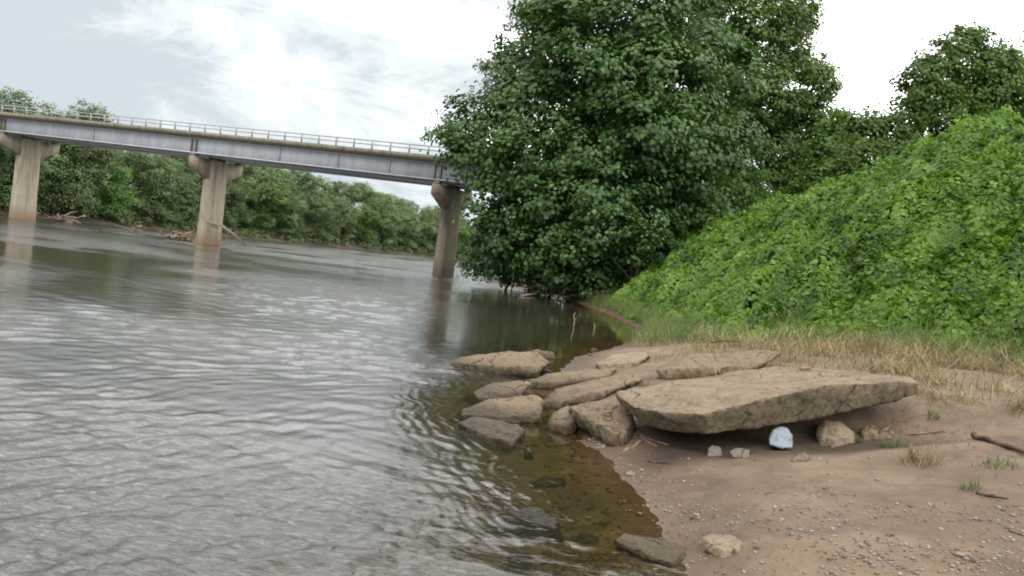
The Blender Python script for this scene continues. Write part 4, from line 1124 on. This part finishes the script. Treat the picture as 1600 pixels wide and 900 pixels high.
# upright leafy shoots that break the outline
x = g.uniform(4.5, 22, 9000); y = g.uniform(13, 45, 9000); f = foot_dist(x, y)
k = (f > 0) & (f < 13) & (np.abs(x) < .72 * y) & (g.random(9000) < 2.2 * fbm2(x * .8, y * .8, 2, 43) - .6)
x, y, f = x[k], y[k], f[k]
q = g.random((len(x), 16)); hs = g.uniform(.2, .55, len(x))[:, None]
lean = g.normal(size=(len(x), 1, 2)) * .12
sx = x[:, None] + lean[:, :, 0] * q + g.normal(size=q.shape) * .05; sy = y[:, None] + lean[:, :, 1] * q + g.normal(size=q.shape) * .05
szz = (ground_z(x, y) + .85 * mound(x, y) * sstep(f, -.3, 1.2))[:, None] + q * hs
PP.append(np.stack([sx, sy, szz], -1).reshape(-1, 3)); NN.append(unit(g.normal(size=(q.size, 3)) * .6 + np.array([-.3, -.3, .6]))); SZ.append(np.repeat(.075 + .0022 * y, 16))
P = np.concatenate(PP); Nn = np.concatenate(NN); SZ = np.concatenate(SZ)
V, F = leaves(P, Nn, SZ, .95, g)
tag(link('vine_cover', npmesh('vine_cover', V, F, M['leaf_vine'])), 'bright green vines blanketing the whole embankment', 'vines', None, 'stuff')

# ------------------------------------------------------------------ grass and straw (masses)
def blades(n, xs, ys, hgt, wid, lay, g, zoff=0.0):
    n = len(xs)
    z = ground_z(xs, ys)
    a = g.uniform(0, 2 * math.pi, n)
    d = np.stack([np.cos(a), np.sin(a), np.zeros(n)], 1); s = np.stack([-np.sin(a), np.cos(a), np.zeros(n)], 1)
    hh = hgt * g.uniform(.45, 1.25, n); la = np.clip(lay * g.uniform(.4, 1.6, n), 0, 1.45)
    b0 = np.stack([xs, ys, z + zoff], 1)
    up = np.array([0, 0, 1.0])
    def pt(f): 
        ang = la * (0.55 + 0.45 * f)
        return b0 + (d * np.sin(ang)[:, None] + up * np.cos(ang)[:, None]) * (hh * f)[:, None]
    w_ = (wid * g.uniform(.6, 1.3, n))[:, None]
    p0, p1, p2 = pt(0), pt(.5), pt(1.0)
    V = np.stack([p0 - s * w_, p0 + s * w_, p1 + s * w_ * .8, p1 - s * w_ * .8, p2 + s * w_ * .15, p2 - s * w_ * .15], 1).reshape(-1, 3)
    i = np.arange(n)[:, None] * 6
    F = np.concatenate([i + np.array([[0, 1, 2, 3]]), i + np.array([[3, 2, 4, 5]])])
    return V, F
g = np.random.default_rng(47)
def region(n, xr, yr, f):
    x = g.uniform(*xr, n); y = g.uniform(*yr, n); k = g.random(n) < f(x, y)
    return x[k], y[k]
def straw_w(x, y):
    f = foot_dist(x, y)
    d = x - np.interp(y, SH_Y, SH_X)
    near = sstep(y - 10.0 + 0.62 * (x - 3), -.5, 1.2)
    return sstep(f, -9.5, -4.5) * (1 - sstep(f, -.6, .3)) * sstep(d, 1.2, 2.6) * near * (.25 + .75 * sstep(x, 3.8, 5.6)) * np.clip(fbm2(x * 1.4, y * 1.4, 3, 88) * 6.0 - 2.5, .03, 1)
x, y = region(120000, (2, 12), (6.5, 20), straw_w)
hp = 0.42 * np.clip(fbm2(x * 1.6, y * 1.6, 2, 29) - .3, 0, 1) * sstep(foot_dist(x, y), -4, -1)
V, F = blades(0, x, y, .36, .0036, 1.34, g, hp * g.random(len(x)) ** 1.5)
x2, y2 = region(9000, (2, 12), (6.5, 20), lambda x, y: np.clip(straw_w(x, y) * 2, 0, 1))
h2 = 0.30 * g.random(len(x2)) ** 2
V2, F2 = blades(0, x2, y2, .62, .0045, 1.50, g, h2)
V = np.concatenate([V, V2]); F = np.concatenate([F, F2 + len(V) - len(V2)])
tag(link('straw', npmesh('straw', V, F, M['straw'])), 'trampled dry straw along the foot of the embankment', 'straw', None, 'stuff')
def green_w(x, y):
    f = foot_dist(x, y)
    d = x - np.interp(y, SH_Y, SH_X)
    return sstep(f, -3.2, -.2) * (1 - sstep(f, .6, 1.8)) * sstep(d, np.where(y > 16, .1, .5), np.where(y > 16, .6, 1.3)) * sstep(y, 12, 14) * np.clip(fbm2(x * .8, y * .8, 3, 98) * 4.2 - 1.5 + .6 * sstep(x, 5.8, 4.2), .04, 1)
x, y = region(110000, (2, 11), (10, 40), green_w)
V, F = blades(0, x, y, .60, .0055, .75, g)
tag(link('grass', npmesh('grass', V, F, M['grass'])), 'pale green grass fringe between the sand and the vines', 'grass', None, 'stuff')
for i, (px, py, n, r, hgt, mt_, lab) in enumerate([
    (1440, 722, 130, .17, .20, 'straw', 'dry tawny grass tuft on the sand right of the tan stone'),
    (1395, 700, 70, .14, .14, 'grass', 'short green grass tuft just below the pair of brown stones'),
    (1334, 690, 40, .05, .10, 'grass', 'tiny green sprig beside the large tan stone'),
    (1456, 652, 50, .08, .09, 'grass', 'small green sprig on the sand right of the slab end'),
    (1560, 730, 60, .15, .12, 'grass', 'sparse green tuft below the thick dark branch'),
    (1515, 765, 40, .08, .10, 'grass', 'little green sprig on open sand near the short dark stick'),
    (1003, 607, 60, .12, .14, 'grass', 'small green weed in the crack behind the huge slab left end')]):
    c = on_ground(px, py)
    a = g.uniform(0, 6.28, n); rr = r * np.sqrt(g.random(n))
    V, F = blades(0, c[0] + np.cos(a) * rr, c[1] + np.sin(a) * rr, hgt, .0035, .8, g)
    V = V - c
    tag(link('grass_tuft', npmesh('grass_tuft', V, F, M[mt_]), None, tuple(c)), lab, 'grass tuft')
